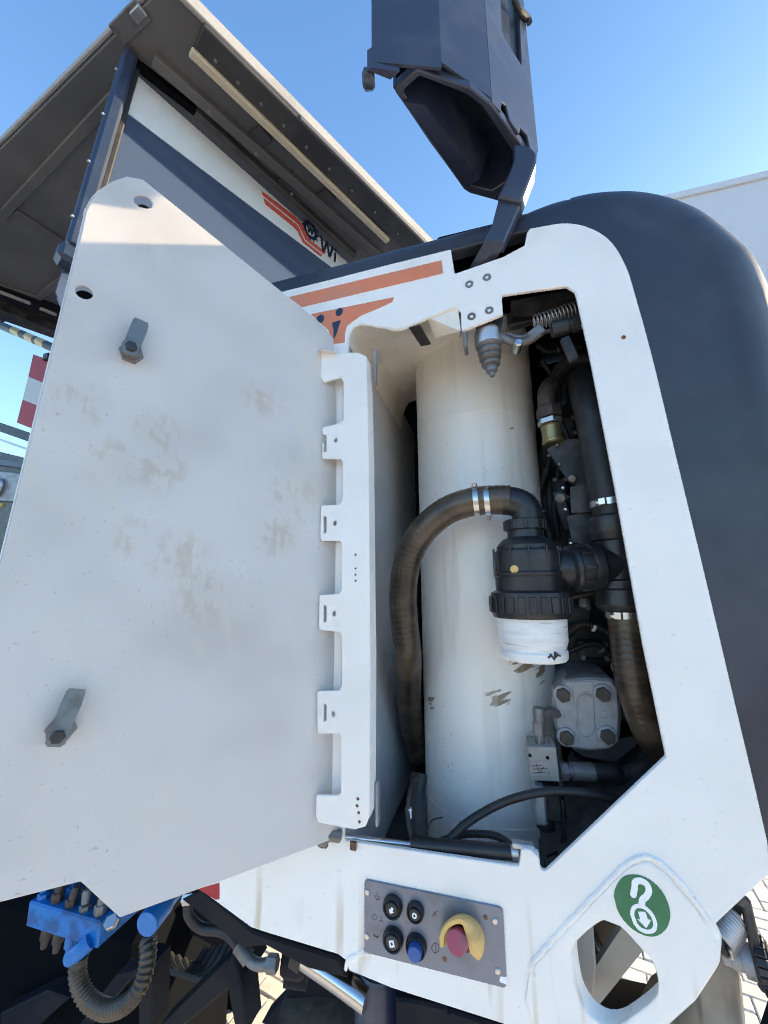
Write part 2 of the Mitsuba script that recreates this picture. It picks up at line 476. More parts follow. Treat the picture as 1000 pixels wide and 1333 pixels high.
paver_ply = {lng: mikit.ply(paver_mesh(0, lng), PAVER_MATS[0], smooth=False) for lng in (0, 1)}
cells = []
for n in range(-190, 191):
    for m in range(-100, 101):
        # herringbone: steps of one unit across, the pair repeats every four units
        for lng, (ox, oy) in ((1, (0, 0)), (0, (2, 0))):
            gx, gy = n + 4 * m + ox + 0.0, n + oy + 0.0
            cx = (gx + (1 if lng else 0.5)) * UNIT; cy = (gy + (0.5 if lng else 1)) * UNIT - (UNIT if not lng else 0)
            cells.append((cx, cy, lng))
near, rest = [], []
for cx, cy, lng in cells:
    x, y = ca * cx - sa * cy + 0.4, sa * cx + ca * cy + 1.4
    if not (-4 < x < 6.5 and -2.5 < y < 6.9):
        continue
    c = ROT.T @ (np.array([x, y, 0]) - EYE)
    px, py = CX + FOCAL * c[0] / c[2], CY + FOCAL * c[1] / c[2]
    seen = c[2] > 0 and ((735 < px < 880 and 1180 < py < 1345) or (905 < px < 1010 and 1130 < py < 1345) or (310 < px < 380 and 1255 < py < 1340))
    (near if seen else rest).append((0 if seen else 1, x, y, lng))
near.sort(key=lambda a: math.hypot(a[1], a[2] + 0.65))
for i, (_, x, y, lng) in enumerate(near[:300]):
    key = "pavement__paver" + (f"_{i:03d}" if i else "")
    d = dict(paver_ply[lng])
    d["bsdf"] = {"type": "ref", "id": PAVER_MATS[random.randrange(3)]}
    d["to_world"] = T().translate([x, y, random.uniform(-0.0015, 0.0015)]).rotate([0, 0, 1], -11 + random.uniform(-.4, .4))
    scene[key] = d
bm = {lng: paver_mesh(0, lng) for lng in (0, 1)}
R2 = np.array([[ca, sa, 0], [-sa, ca, 0], [0, 0, 1]])
ms = []
for _, x, y, lng in near[300:] + rest:
    b = bm[lng]
    ms.append((b.vertices @ R2 + [x, y, random.uniform(-0.001, 0.001)], b.faces))
off = np.cumsum([0] + [len(v) for v, _ in ms])
add("pavement__paver_field", (np.vstack([v for v, _ in ms]), np.vstack([f + o for (_, f), o in zip(ms, off)])), PAVER_MATS[1], kind="stuff", smooth=False)

# plain white hall behind the rear of the machine
TR = "white_building"
labels[TR] = {"label": "plain white building wall rising behind the rounded dark rear of the machine", "category": "building"}
y0 = 7.0
zt = S(945, 237.5, y0)[2]
add(f"{TR}__wall", rbox((4.7, y0 + 3, zt / 2), (4.6, 6, zt), 0.03), "trailer_white")
add(f"{TR}__roof_trim", rbox((4.7, y0 - 0.02, zt - 0.06), (4.66, 0.06, 0.14), 0.01), "trailer_white")
add(f"{TR}__base_plinth", rbox((4.7, y0 - 0.015, 0.2), (4.64, 0.05, 0.4), 0.01), "grey_paint")
add(f"{TR}__door", rbox((5.6, y0 - 0.01, 1.25), (1.0, 0.04, 1.7), 0.008), "grey_paint")

# ------------------------------------------------------------------ side panel
outer_low = [(205, 1108), (262, 1160), (327, 1208), (345, 1214), (440, 1243), (452, 1252), (454, 1264), (510, 1287), (560, 1303), (650, 1332), (760, 1366), (800, 1372), (850, 1350), (905, 1302),
             (936, 1255), (938, 1235), (925, 1210), (978, 1160), (1003, 1138)]
outer_top = [(690, 297), (686, 303), (683, 319), (655, 334), (592, 356), (587, 324), (510, 343), (440, 361), (372, 378), (210, 418)]
EDGE = [(690, 297), (735, 290), (768, 296), (795, 313), (815, 345), (828, 385), (850, 465), (880, 590), (920, 755), (960, 925), (985, 1030), (1000, 1096)]
outer_rim = [tuple(q[[0, 2]]) for q in spline([S(x, y) for x, y in EDGE], 8)][::-1]
opening = [(448, 1094), (452, 470), (454, 438), (459, 427), (470, 421), (500, 425), (522, 428), (560, 412), (592, 399), (600, 404), (601, 431), (655, 409), (653, 384), (700, 377), (738, 372), (749, 379), (753, 395),
           (770, 472), (800, 628), (838, 840), (868, 985), (705, 1140), (702, 1117), (690, 1106), (679, 1105), (676, 1128), (560, 1111)]
tow_hole = [(760, 1213), (784, 1199), (800, 1200), (812, 1207), (845, 1246), (855, 1265), (853, 1284), (832, 1308), (812, 1322), (795, 1323), (768, 1308), (748, 1270), (746, 1232)]
tow = [(690, 1262), (735, 1210), (797, 1147), (819, 1127), (845, 1119), (870, 1138), (902, 1176), (926, 1208), (939, 1235), (937, 1255), (905, 1303), (850, 1352), (800, 1374), (760, 1368), (700, 1347), (684, 1300)]
lug = poly(WALL, tow, 0.012)
g = rounded(Polygon(WALL.px(outer_low) + outer_rim + WALL.px(outer_top)).buffer(0), 0.003).difference(poly(WALL, opening, 0.005)).difference(lug.buffer(-0.010))
PANEL = part("side_panel", plate(g, WALL, 0.0, -0.006, 0.0012), "white_paint", "white painted steel side panel framing the open engine compartment")

# thick tie-down eye plate welded on at the lower rear corner
rim_ = [(340, 193), (240, 248), (130, 340), (60, 420), (40, 500), (48, 620), (66, 740), (100, 890), (190, 1050), (330, 1150), (470, 1150), (620, 1060), (780, 930), (832, 840), (826, 700), (774, 560), (690, 468), (560, 320), (460, 235)]
LUG = Frame((0, 0, 0), (1, 0, 0), (0, 0, 1))
LUG.n = np.array([-0.55, -1.0, -0.25])             # the lug's flanks lean towards the rear
g = lug.difference(cpoly(WALL, [(740 + x / 7.143, 1170 + y / 7.143) for x, y in rim_]))
EYEP = part("tie_down_eye", plate(g, LUG, 0.003, -0.015, 0.0022), "white_paint", "thick white tie-down eye plate with an oval hole at the lower rear corner")
bead = [(697, 1268), (694, 1254), (735, 1207), (796, 1144), (818, 1124), (844, 1115), (872, 1134), (905, 1174), (924, 1201)]
bp = spline([S(x, y, -0.001) for x, y in bead], 14)
bp = bp + RNG.normal(0, 0.0006, bp.shape) * [1, 0, 1]
sub(EYEP, "weld_bead", rough_up(tube(bp, 0.0032, 10, curve=False), 0.0009, 170), "white_paint")
for k, pts in enumerate([[(454, 1252), (466, 1242), (475, 1236)], [(450, 1262), (456, 1246), (480, 1240)], [(690, 1298), (720, 1305), (730, 1330)], [(868, 1290), (895, 1262), (905, 1245)]]):
    sub(PANEL, "weld_bead", rough_up(tube([S(x, y, 0.0003) for x, y in pts], 0.003, 8), 0.0006, 170), "white_paint")

# decals
STRIPE = [[(376, 387), (575, 339), (577, 356), (393, 400)], [(405, 409), (513, 387), (511, 393), (492, 402), (470, 411), (452, 424), (449, 434), (449, 446), (433, 448), (428, 430)]]
for pts in STRIPE:
    sub(PANEL, "orange_stripe", plate(poly(WALL, pts), WALL, 0.0008, 0.0001, 0.0001), "orange_print", "orange stripe printed along the top of the white panel" if pts is STRIPE[0] else "worn orange stripe with dark blue lettering")


def disc(frame, a, b, rx, ry, rot=0):
    return affinity.translate(affinity.rotate(affinity.scale(Point(0, 0).buffer(1, quad_segs=10), rx, ry), rot), a, b)


(a, b), = WALL.px([(442, 406.5)])
let = unary_union([disc(WALL, a, b, .0075, .009, -20), disc(WALL, *WALL.px([(417, 416)])[0], .0085, .0105, -20), poly(WALL, [(432.5, 420.5), (444, 417), (438, 436), (434.5, 442), (434.5, 430)])])
sub(PANEL, "lettering", plate(let, WALL, 0.0014, 0.0006, 0.0001), "navy_print", "dark blue lettering on the orange stripe")
sub(PANEL, "reflective_tape", plate(poly(WALL, [(258, 1157), (286, 1149), (286, 1170), (281, 1171)]), WALL, 0.0008, 0.0001, 0.0001), "signal_red", "red corner of a reflective tape at the panel edge")


def countersunk(px, py, r=0.0075):
    p = S(px, py, -0.0002)
    ring = Point(0, 0).buffer(r, quad_segs=8)
    socket = Polygon([(0.45 * r * math.cos(t), 0.45 * r * math.sin(t)) for t in np.arange(6) * math.pi / 3])
    f = Frame(p, (1, 0, 0), (0, 0, 1))
    b = sub(PANEL, "countersunk_bolt", plate(ring.difference(socket), f, 0.0012, -0.002, 0.0006), "dull_steel")
    m = plate(socket, f, -0.0015, -0.002, 0.0001)
    return m


sock = [countersunk(x, y) for x, y in ((611, 370), (634, 361), (614, 412), (637, 404))]
sub(PANEL, "socket_recess", cat(sock), "void_metal")
sub(PANEL, "paint_chip", plate(Point(*WALL.px([(812, 439)])[0]).buffer(0.0035), WALL, 0.0006, 0.0001, 0.0002), "rust")

# green tie-down sticker with hook
GF = Frame(S(834.5, 1176, 0), (1, 0, 0), (0, 0, 1))
gr = [(x * 0.280 + 720, y * 0.280 + 1120) for x, y in ((280, 160), (292, 110), (325, 68), (380, 58), (440, 78), (495, 125), (530, 190), (539, 250), (522, 305), (480, 338), (430, 340), (370, 312), (320, 262), (290, 205))]
STK = part("tie_down_sticker", plate(cpoly(GF, gr), GF, 0.0042, 0.0031, 0.0002), "green_print", "round green sticker with a white hook and downward arrow")
hk = [(x * 0.280 + 720, y * 0.280 + 1120) for x, y in ((368, 148), (374, 118), (378, 90), (402, 84), (430, 100), (440, 130), (428, 156), (410, 172), (408, 196))]
hook = LineString(spline([(*p, 0) for p in GF.px(hk)], 8)[:, :2]).buffer(0.0036, quad_segs=5)
ringpts = [(x * 0.280 + 720, y * 0.280 + 1120) for x, y in ((354, 240), (360, 205), (385, 190), (425, 200), (460, 235), (478, 280), (470, 318), (435, 328), (395, 312), (365, 275))]
rg = cpoly(GF, ringpts)
rg = rg.difference(rg.buffer(-0.0045))
arrow = Polygon(GF.px([(x * 0.280 + 720, y * 0.280 + 1120) for x, y in ((390, 225), (424, 227), (436, 262), (450, 264), (429, 302), (385, 258), (400, 262))])).buffer(0)
sub(STK, "hook_symbol", plate(unary_union([hook, rg]), GF, 0.0047, 0.0043, 0.0001), "white_print")
sub(STK, "arrow_symbol", plate(arrow, GF, 0.0047, 0.0043, 0.0001), "white_print")

# ------------------------------------------------------------------ control panel
CP = [(475, 1143), (655, 1180), (660, 1285), (475, 1238)]
g = poly(WALL, CP, 0.006)
CTRL = part("control_panel", plate(g, WALL, 0.003, 0.0003, 0.0008), "plate_metal", "grey metal control plate with push buttons and an emergency stop")
for x, y in ((478.5, 1161.5), (478, 1219), (644.5, 1199), (648, 1264)):
    p = S(x, y, -0.003)
    sub(CTRL, "rivet", lathe([(0.0038, 0), (0.0038, 0.0008), (0.003, 0.002), (0.0012, 0.0026)], p, (0, -1, 0), 16), "steel")
for x, y in ((632, 1194), (579, 1248.5)):
    sub(CTRL, "blind_hole", lathe([(0.0032, 0), (0.0030, 0.0006)], S(x, y, -0.003), (0, -1, 0), 14), "rust")
FCT = Frame((0, -0.003, 0), (1, 0, 0), (0, 0, 1))


def button(px, py, r, cap_mat, sym=None, cap_r=0.62, tilt=(0, 0, 0)):
    p = S(px, py, -0.003)
    k = sub(CTRL, "button", lathe([(r, 0), (r, 0.005), (r * 0.94, 0.0085), (r * 0.86, 0.0095), (r * 0.80, 0.0080), (r * 0.72, 0.0070)], p, (0, -1, 0), 36), "black_plastic")
    c = lathe([(r * cap_r, 0.005), (r * cap_r, 0.0100), (r * cap_r * 0.9, 0.0115), (r * cap_r * 0.5, 0.0118)], p, (0, -1, 0), 32)
    return p, c


def push(px, py, r, kind, depth=0.0095):
    p = S(px, py, -0.003)
    k = sub(CTRL, "button", lathe([(r, 0), (r, 0.004), (r * 0.95, 0.0085), (r * 0.86, 0.0102), (r * 0.78, 0.0092), (r * 0.70, 0.0070), (r * 0.3, 0.0068)], p, (0, -1, 0), 40), "black_plastic",
            {"arrow": "black push button with a white arrow", "square": "black push button with a white square mark", "ring": "black push button with a white hexagon mark", "blue": "blue push button in a black collar"}[kind])
    f = Frame(p + [0, -0.0106, 0], (1, 0, 0), (0, 0, 1))
    if kind == "blue":
        c = lathe([(r * 0.66, 0.004), (r * 0.66, 0.0150), (r * 0.60, 0.0172), (r * 0.3, 0.0176)], p, (0, -1, 0), 36)
        add(k + "_cap", c, "blue_button", "blue cap of the fourth push button")
        return
    c = lathe([(r * 0.62, 0.004), (r * 0.62, 0.0095), (r * 0.55, 0.0104), (r * 0.2, 0.0105)], p, (0, -1, 0), 32)
    add(k + "_cap", c, "black_rubber")
    s = r * 0.34
    if kind == "arrow":
        q = affinity.rotate(Polygon([(-0.45, 1), (0.45, 1), (0.45, 0), (1, 0), (0, -1.1), (-1, 0), (-0.45, 0)]), -25, origin=(0, 0))
        q = affinity.scale(q, s * 0.85, s * 0.85, origin=(0, 0))
    elif kind == "square":
        q = Polygon([(-1, -1), (1, -1), (1, 1), (-1, 1)], [[(-.45, -.45), (.45, -.45), (.45, .45), (-.45, .45)]])
        q = affinity.scale(affinity.rotate(q, 14), s * 0.72, s * 0.8, origin=(0, 0))
    else:
        q = Point(0, 0).buffer(1, quad_segs=2).difference(Point(0, 0).buffer(0.5, quad_segs=2))
        q = affinity.scale(q, s * 0.85, s * 0.9, origin=(0, 0))
    add(k + "_symbol", plate(q, f, 0.0005, -0.0002, 0.0001), "white_print")


push(512, 1178, 0.0145, "arrow"); push(541.5, 1184.5, 0.0125, "ring"); push(512.5, 1220.5, 0.0150, "square"); push(542.5, 1229.5, 0.0150, "blue")

# printed symbols on the plate
sym = []
def stroke(pts, w=0.0007):
    sym.append(LineString(FCT.px(pts)).buffer(w / 2 + 0.0001, cap_style="flat"))
stroke([(488, 1165), (490, 1171), (493, 1171), (495, 1166)]); stroke([(491, 1161), (491.5, 1170)])
for k in range(8):
    t0, t1 = k * math.pi / 4, (k + .7) * math.pi / 4
    stroke([(488 + 3 * math.cos(t0), 1194 + 3.6 * math.sin(t0)), (488 + 3 * math.cos(t1), 1194 + 3.6 * math.sin(t1))])
stroke([(496, 1191), (496.5, 1199)]); stroke([(493.5, 1198.5), (499, 1199.5)])
stroke([(486, 1216), (490, 1220), (493, 1218.5)], 0.0014); stroke([(487, 1218), (492, 1221)], 0.0014)
stroke([(565, 1186), (566, 1194)]); stroke([(562, 1194), (565, 1190), (570, 1186)]); stroke([(567, 1190), (569, 1192)])
for k in range(10):
    t0, t1 = k * math.pi / 5, (k + 1) * math.pi / 5
    ra, rb = (5.2 if k % 2 else 4.4), (4.4 if k % 2 else 5.2)
    stroke([(567 + ra * math.cos(t0), 1234 + 1.35 * ra * math.sin(t0)), (567 + rb * math.cos(t1), 1234 + 1.35 * rb * math.sin(t1))])
stroke([(567, 1229), (567, 1239)])
sub(CTRL, "printed_symbols", plate(unary_union(sym), FCT, 0.0003, 0.00005, 0.00002), "black_print", "small black symbols printed beside the buttons", smooth=False)
stk = poly(FCT, [(651, 1271), (659.5, 1272), (660, 1282), (650.5, 1278)])
sub(CTRL, "paint_patch", plate(stk, FCT, 0.0004, 0.0001, 0.0001), "white_print")

# emergency stop: yellow shroud and red mushroom
ES = [([(575, 1234), (573, 1222), (576, 1208), (583, 1198), (593, 1191), (604, 1189), (616, 1194), (626, 1206), (631, 1222), (630, 1238), (625, 1250)], -.003),
      ([(574, 1234), (572, 1220), (576, 1207), (583, 1198), (593, 1193), (604, 1192), (614, 1197), (622, 1209), (627, 1224), (627, 1240), (622, 1250)], -.016),
      ([(573, 1233), (572, 1219), (577, 1207), (585, 1199.5), (595, 1195.5), (603, 1196), (608, 1202), (612, 1213), (616, 1226), (618, 1238), (618, 1247)], -.0245),
      ([(575, 1233), (574.5, 1219), (579, 1208), (586, 1201), (596, 1197), (602, 1198), (606.5, 1204), (609.5, 1214), (612.5, 1226), (614.5, 1237), (615, 1244)], -.0255),
      ([(578, 1232), (578.5, 1219), (583, 1210), (589.5, 1205), (597, 1203), (602, 1204.5), (604.5, 1210), (607, 1219), (609, 1228), (611, 1236), (612, 1241)], -.0245),
      ([(582, 1230), (582, 1218), (586, 1209), (592, 1204), (598, 1202), (604, 1203), (609, 1208), (613, 1217), (615, 1227), (616, 1236), (616, 1240)], -.004)]
sh = np.array([spline([S(x, y, d) for x, y in pts], 6) for pts, d in ES]).transpose(1, 0, 2)
k, q = sh.shape[:2]
F = []
for i in range(k - 1):
    for j in range(q - 1):
        a = i * q + j
        F += [[a, a + 1, a + q + 1], [a, a + q + 1, a + q]]
for e in (0, k - 1):
    for j in range(1, q - 1):
        F.append([e * q, e * q + j, e * q + j + 1])
sub(CTRL, "stop_shroud", trimesh.Trimesh(sh.reshape(-1, 3), F), "yellow_plastic", "scuffed yellow shroud around the emergency stop", smooth=45)
pe, pf = S(603, 1217, -.003), S(593.5, 1228, -.031)
ae = pf - pe; LE = np.linalg.norm(ae)
sub(CTRL, "stop_seat", lathe([(0.018, 0), (0.018, 0.004), (0.012, 0.005)], pe, (0, -1, 0), 30), "black_plastic")
sub(CTRL, "emergency_stop", lathe([(.0095, 0), (.0095, LE * .40), (.0125, LE * .46), (.0136, LE * .55), (.0136, LE * .90), (.0130, LE * .97), (.0115, LE), (.005, LE * 1.01)], pe, ae, 40), "red_plastic", "faded red emergency stop mushroom button")

# ------------------------------------------------------------------ rear hood and top strip
edge_pts = [(300, 396.5), (372, 378), (440, 361), (510, 343), (588, 323.5), (640, 310), (690, 297), (735, 290), (768, 296), (795, 313), (815, 345), (828, 385), (850, 465), (880, 590), (920, 755), (960, 925), (985, 1030), (1000, 1096), (1004, 1125)]
widths = [.052, .052, .052, .053, .054, .055, .062, .100, .168, .232, .274, .276, .266, .250, .245, .240, .235, .230, .225]
e3 = np.array([S(x, y, 0.0) for x, y in edge_pts])
crv = spline(e3, 10)
wv = np.interp(np.linspace(0, 1, len(crv)), np.linspace(0, 1, len(widths)), widths)
tg = np.gradient(crv, axis=0); tg /= np.linalg.norm(tg, axis=1, keepdims=True)
nr = np.stack([-tg[:, 2], 0 * tg[:, 0], tg[:, 0]], 1)


def hood_mesh(i0, i1, lift=0.0):
    rows = []
    for i in range(i0, i1):
        w = wv[i]
        prof = [(0.000, 0.030), (0.0005, 0.001)]
        for t in np.linspace(0, math.pi / 2, 11):
            flat = 0.42 if w > 0.1 else 0.12 + 0.30 * max(0, (w - 0.055) / 0.045)
            prof.append((w * (flat + (1 - flat) * math.sin(t)) + lift, 0.0 + w * 0.16 * min(1, flat / .42) + w * 0.62 * (1 - math.cos(t))))
        prof += [(w + lift + 0.004, w * 0.8 + 0.25), (w + lift + 0.006, 0.95)]
        rows.append([crv[i] + nr[i] * a + np.array([0, b, 0]) for a, b in prof])
    rows = np.array(rows); k, q = rows.shape[:2]
    F = []
    for i in range(k - 1):
        for j in range(q - 1):
            a = i * q + j
            F += [[a, a + 1, a + q + 1], [a, a + q + 1, a + q]]
    return trimesh.Trimesh(rows.reshape(-1, 3), F)


cut = 7 * 10 + 2
part("top_strip", hood_mesh(0, cut), "hood_plastic", "dark grey rounded trim strip along the top of the panel", smooth=50)
part("rear_hood", hood_mesh(cut - 2, len(crv), 0.0025), "hood_plastic", "large rounded dark grey rear corner cover", smooth=50)
part("hood_seal", tube(crv[2:-4] + nr[2:-4] * -0.001 + [0, 0.004, 0], 0.0035, 6, curve=False), "black_rubber")

# ------------------------------------------------------------------ engine compartment shell
hp = [tuple((crv[i] + nr[i] * wv[i])[[0, 2]]) for i in range(0, len(crv), 3)]
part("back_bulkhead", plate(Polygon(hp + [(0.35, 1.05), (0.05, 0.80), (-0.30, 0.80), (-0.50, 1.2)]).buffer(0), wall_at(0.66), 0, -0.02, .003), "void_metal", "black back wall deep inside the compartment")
part("compartment_floor", hull([(x, y, z) for x, z in ((-0.256, .965), (0.045, .965), (0.045, .985), (-0.256, .985)) for y in (.03, .65)]), "dark_metal", smooth=False)
part("corner_floor", hull([(x, y, z) for x, z in ((0.046, 1.045), (0.046, 1.065), (0.36, 1.31), (0.36, 1.33)) for y in (.03, .65)]), "dark_metal", smooth=False)
part("floor_step", rbox((.0445, .34, 1.006), (.004, .62, .09), .001), "dark_metal")
part("compartment_wall", rbox((-0.262, 0.335, 1.50), (0.010, 0.625, 1.06), 0.003), "wall_paint", "grey painted left wall inside the compartment")
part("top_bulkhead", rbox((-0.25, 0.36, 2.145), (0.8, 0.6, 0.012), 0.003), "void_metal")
# ceiling with rolled corner
arc = []
for t in np.linspace(math.pi, math.pi / 2, 12):
    arc.append((-0.209 + 0.047 * math.cos(t), 1.965 + 0.047 * math.sin(t)))
arc = [(-0.256, 1.963)] + arc + [(-0.10, 2.020), (-0.052, 2.030)]
V, F = [], []
for i, (x, z) in enumerate(arc):
    for y, dz in ((0.002, 0), (0.10, 0.012), (0.45, 0.04)):
        V.append((x, y, z + dz * min(1, i / 8)))
for i in range(len(arc) - 1):
    for j in range(2):
        a = i * 3 + j
        F += [[a, a + 1, a + 4], [a, a + 4, a + 3]]
part("compartment_ceiling", trimesh.Trimesh(V, F), "ceiling_paint", "dusty beige curved ceiling plate over the tank", smooth=40)
st = [S(537, 424, 0.001), S(552, 447, 0.10)]
part("rubber_strap", bar(st[0] + [0.004, 0, -.002], st[1] + [0.004, 0, -.004], 0.022, 0.003, (0, 0, 1)), "black_rubber", "short black strap under the ceiling plate")
lip = [S(x, y, 0.003) for x, y in ((452, 470), (454, 440), (459, 428), (470, 422), (500, 426), (521, 429), (560, 413), (593, 400), (600, 405))]
part("opening_lip", rough_up(tube(lip, 0.0032, 8), 0.0008, 90), "ceiling_paint")
part("ceiling_flange", hull([S(556, 413, .004), S(596, 399, .004), S(600, 431, .004), S(566, 440, .05), S(556, 413, .008) + [0, 0, .01], S(599, 430, .06)]), "ceiling_paint", smooth=False)
pl = S(606, 440, 0.02)
part("latch_striker", rbox(pl + [0, 0.0, -0.002], (0.006, 0.03, 0.05), 0.001), "dull_steel")

# ------------------------------------------------------------------ tank
tx, ty, tr = -0.036, 0.305, 0.142
TANK = part("tank", lathe([(tr * .3, 0.986), (tr, 0.9862), (tr, 2.10), (tr * .9, 2.12)], (tx, ty, 0), (0, 0, 1), 96), "tank_paint", "tall scuffed white cylindrical tank inside the compartment", smooth=30)
zs = S(620, 533, ty - tr)[2]
sub(TANK, "weld_seam", lathe([(tr - 0.002, -0.0028), (tr + 0.0007, -0.0014), (tr + 0.0009, 0), (tr + 0.0007, 0.0014), (tr - 0.002, 0.0028)], (tx, ty, zs), (0, 0, 1), 96), "tank_paint")
zs = S(640, 1078, ty - tr)[2]
sub(TANK, "base_seam", lathe([(tr - 0.002, -0.002), (tr + 0.0008, 0), (tr - 0.002, 0.002)], (tx, ty, zs), (0, 0, 1), 96), "tank_paint")

# ------------------------------------------------------------------ suction filter
fy = 0.075
m0 = mpp(688, 760, fy)
top = S(684, 672, fy); bot = S(693, 856, fy)
fax = np.array([(top[0] + bot[0]) / 2, fy, 0])


def fz(py):
    return S(688, py, fy)[2]


prof = [(24, 677), (26, 678), (26, 690), (22.5, 691), (23, 700), (29, 702), (34, 707), (37, 711), (37, 716), (41, 718), (42, 722), (42, 744), (43.5, 746), (43.5, 749), (42, 751), (41.5, 768), (48, 771), (49, 775), (49, 797), (47, 800), (46, 803)]
prof = [(r * m0, fz(y)) for r, y in prof][::-1]
FIL = part("suction_filter", lathe(prof, (fax[0], fy, 0), (0, 0, 1), 64), "black_plastic", "black ribbed plastic filter housing in front of the tank", smooth=28)
pb = [(38, 857), (40, 854), (40.5, 846), (38.8, 843), (39.0, 841), (41.5, 832), (42.2, 806), (41.5, 800)]
sub(FIL, "filter_bowl", lathe([(r * m0, fz(y)) for r, y in pb], (fax[0], fy, 0), (0, 0, 1), 64), "bowl_plastic", "translucent white filter bowl with scratches", smooth=28)
grips = []
for t in np.arange(0, 360, 15):
    c, s = math.cos(math.radians(t)), math.sin(math.radians(t))
    grips.append(rbox((fax[0] + c * 49.5 * m0, fy + s * 49.5 * m0, fz(786)), (0.004, 0.011, 0.026), 0.001, [[c, s, 0], [-s, c, 0], [0, 0, 1]]))
sub(FIL, "grip_rib", cat(grips), "black_plastic")
labels[f"{FIL}__grip_rib"] = {"kind": "stuff"}
rb = []
for t in np.arange(0, 360, 30):
    c, s = math.cos(math.radians(t)), math.sin(math.radians(t))
    rb.append(rbox((fax[0] + c * 41.5 * m0, fy + s * 41.5 * m0, fz(732)), (0.004, 0.003, 0.05), 0.001, [[c, s, 0], [-s, c, 0], [0, 0, 1]]))
    rb.append(rbox((fax[0] + c * 26 * m0, fy + s * 26 * m0, fz(684)), (0.003, 0.006, 0.016), 0.001, [[c, s, 0], [-s, c, 0], [0, 0, 1]]))
sub(FIL, "housing_rib", cat(rb), "black_plastic")
labels[f"{FIL}__housing_rib"] = {"kind": "stuff"}
yd = S(666, 742, 0.02); d = yd - fax; d[2] = 0; dn = np.array([-0.42, -0.9, 0]); dn /= np.linalg.norm(dn)
sub(FIL, "yellow_dot", lathe([(0.0068, 0), (0.0064, 0.0016), (0.003, 0.002)], np.array([fax[0], fy, fz(742)]) + dn * 42.0 * m0, dn, 20), "yellow_plastic", "small yellow dot on the filter housing")
bx = S(717, 849, fy - 38 * m0)
bf = Frame(np.array([fax[0], fy, fz(848)]) + np.array([0.5, -0.866, 0]) * 40.6 * m0, (0.866, 0.5, 0), (0, 0, 1))
mk = unary_union([affinity.translate(affinity.rotate(sbox(-.004, -.0012, .004, .0012), a), x, z) for a, x, z in ((40, -.008, .002), (-50, -.003, -.001), (35, .003, .001), (-30, .007, .003), (60, .001, .004))])
sub(FIL, "bowl_mark", plate(mk, bf, 0.0012, -0.004, 0.0002), "black_print")
# elbow on top of the filter
elbow = [S(656, 652, fy), S(668, 653, fy), S(681, 659, fy), S(686, 670, fy), S(686, 684, fy)]
sub(FIL, "elbow", tube(elbow, 21 * m0 * 0.94, 24, 10), "black_plastic")
# brown suction hose: over the tank's left flank and down between tank and wall
hose = [S(664, 651, fy), S(640, 651, fy), S(612, 654, fy + .003), S(580, 666, .085), S(552, 690, .09), S(533, 722, .10), S(525, 765, .11), S(526, 805, .12), (-.181, .150, 1.36), (-.196, .215, 1.29), (-.208, .28, 1.21), (-.209, .36, 1.10)]
mesh, uv = tube(hose, [.0268] * 12, 24, 14, rib=(.0105, .005), uv=True)
HOSE = part("suction_hose", mesh, "brown_hose", "thick brown rubber hose curving left from the filter over the tank", uv=uv)


def clamp(holder, p, t, r, w=0.009, screw=(0, 0, 1), name="hose_clamp"):
    t = np.asarray(t, float); t /= np.linalg.norm(t)
    k = sub(holder, name, lathe([(r, -w / 2), (r + .0011, -w / 2), (r + .0011, w / 2), (r, w / 2)], p, t, 40), "steel")
    s = np.asarray(screw, float); s = s - s.dot(t) * t; s /= np.linalg.norm(s)
    q = p + s * (r + 0.004)
    c = np.cross(t, s)
    add(k + "_screw", cat([rbox(q, (w * 1.1, 0.012, 0.006), .001, [t, c, s]), hexagon(q + c * 0.005, c, 0.0042, 0.006)]), "steel")


for x, sc in ((620, (0, -.3, 1)), (634, (0, -.5, -1))):
    q = S(x, 653, fy)
    clamp(HOSE, q, S(634, 652, fy) - S(620, 653.5, fy), .0272, screw=sc)

# ------------------------------------------------------------------ tee and right-hand hoses
ym = 0.10
mt = mpp(770, 740, ym)
pA, pB = S(722, 742, fy), S(803, 735, ym)
ax = pB - pA; L = np.linalg.norm(ax)
TEE = part("pipe_tee", lathe([(20 * mt, 0), (22 * mt, L * .05), (24 * mt, L * .12), (24, L * .2) if 0 else (24 * mt, L * .2), (29 * mt, L * .24), (30 * mt, L * .30), (28 * mt, L * .33), (28 * mt, L * .52), (30 * mt, L * .54), (30.5 * mt, L * .66), (28.5 * mt, L * .69), (26 * mt, L * .72), (25 * mt, L * 1.0)], pA, ax, 44), "black_plastic", "black plastic pipe tee joining the filter to the vertical hoses")
rb = []
for t in np.arange(0, 360, 40):
    a = np.cross(ax / L, [0, 0, 1]); a /= np.linalg.norm(a); b2 = np.cross(ax / L, a)
    d = math.cos(math.radians(t)) * a + math.sin(math.radians(t)) * b2
    rb.append(rbox(pA + ax * .43 + d * 28 * mt, (L * .16, .008, .006), .001, [ax / L, np.cross(d, ax / L), d]))
sub(TEE, "collar_rib", cat(rb), "black_plastic")
labels[f"{TEE}__collar_rib"] = {"kind": "stuff"}
v0, v1 = S(797, 668, ym), S(812, 796, ym)
vax = v1 - v0; LV = np.linalg.norm(vax)
sub(TEE, "vertical_pipe", lathe([(23 * mt, 0), (23 * mt, LV * .02), (30 * mt, LV * .05), (31 * mt, LV * .09), (31 * mt, LV * .20), (29 * mt, LV * .23), (28 * mt, LV * .28), (25 * mt, LV * .30), (25 * mt, LV * .68), (28 * mt, LV * .70), (28 * mt, LV * .77), (30 * mt, LV * .79), (31 * mt, LV * .93), (28 * mt, LV * .97), (24 * mt, LV)], v0, vax, 44), "black_plastic")
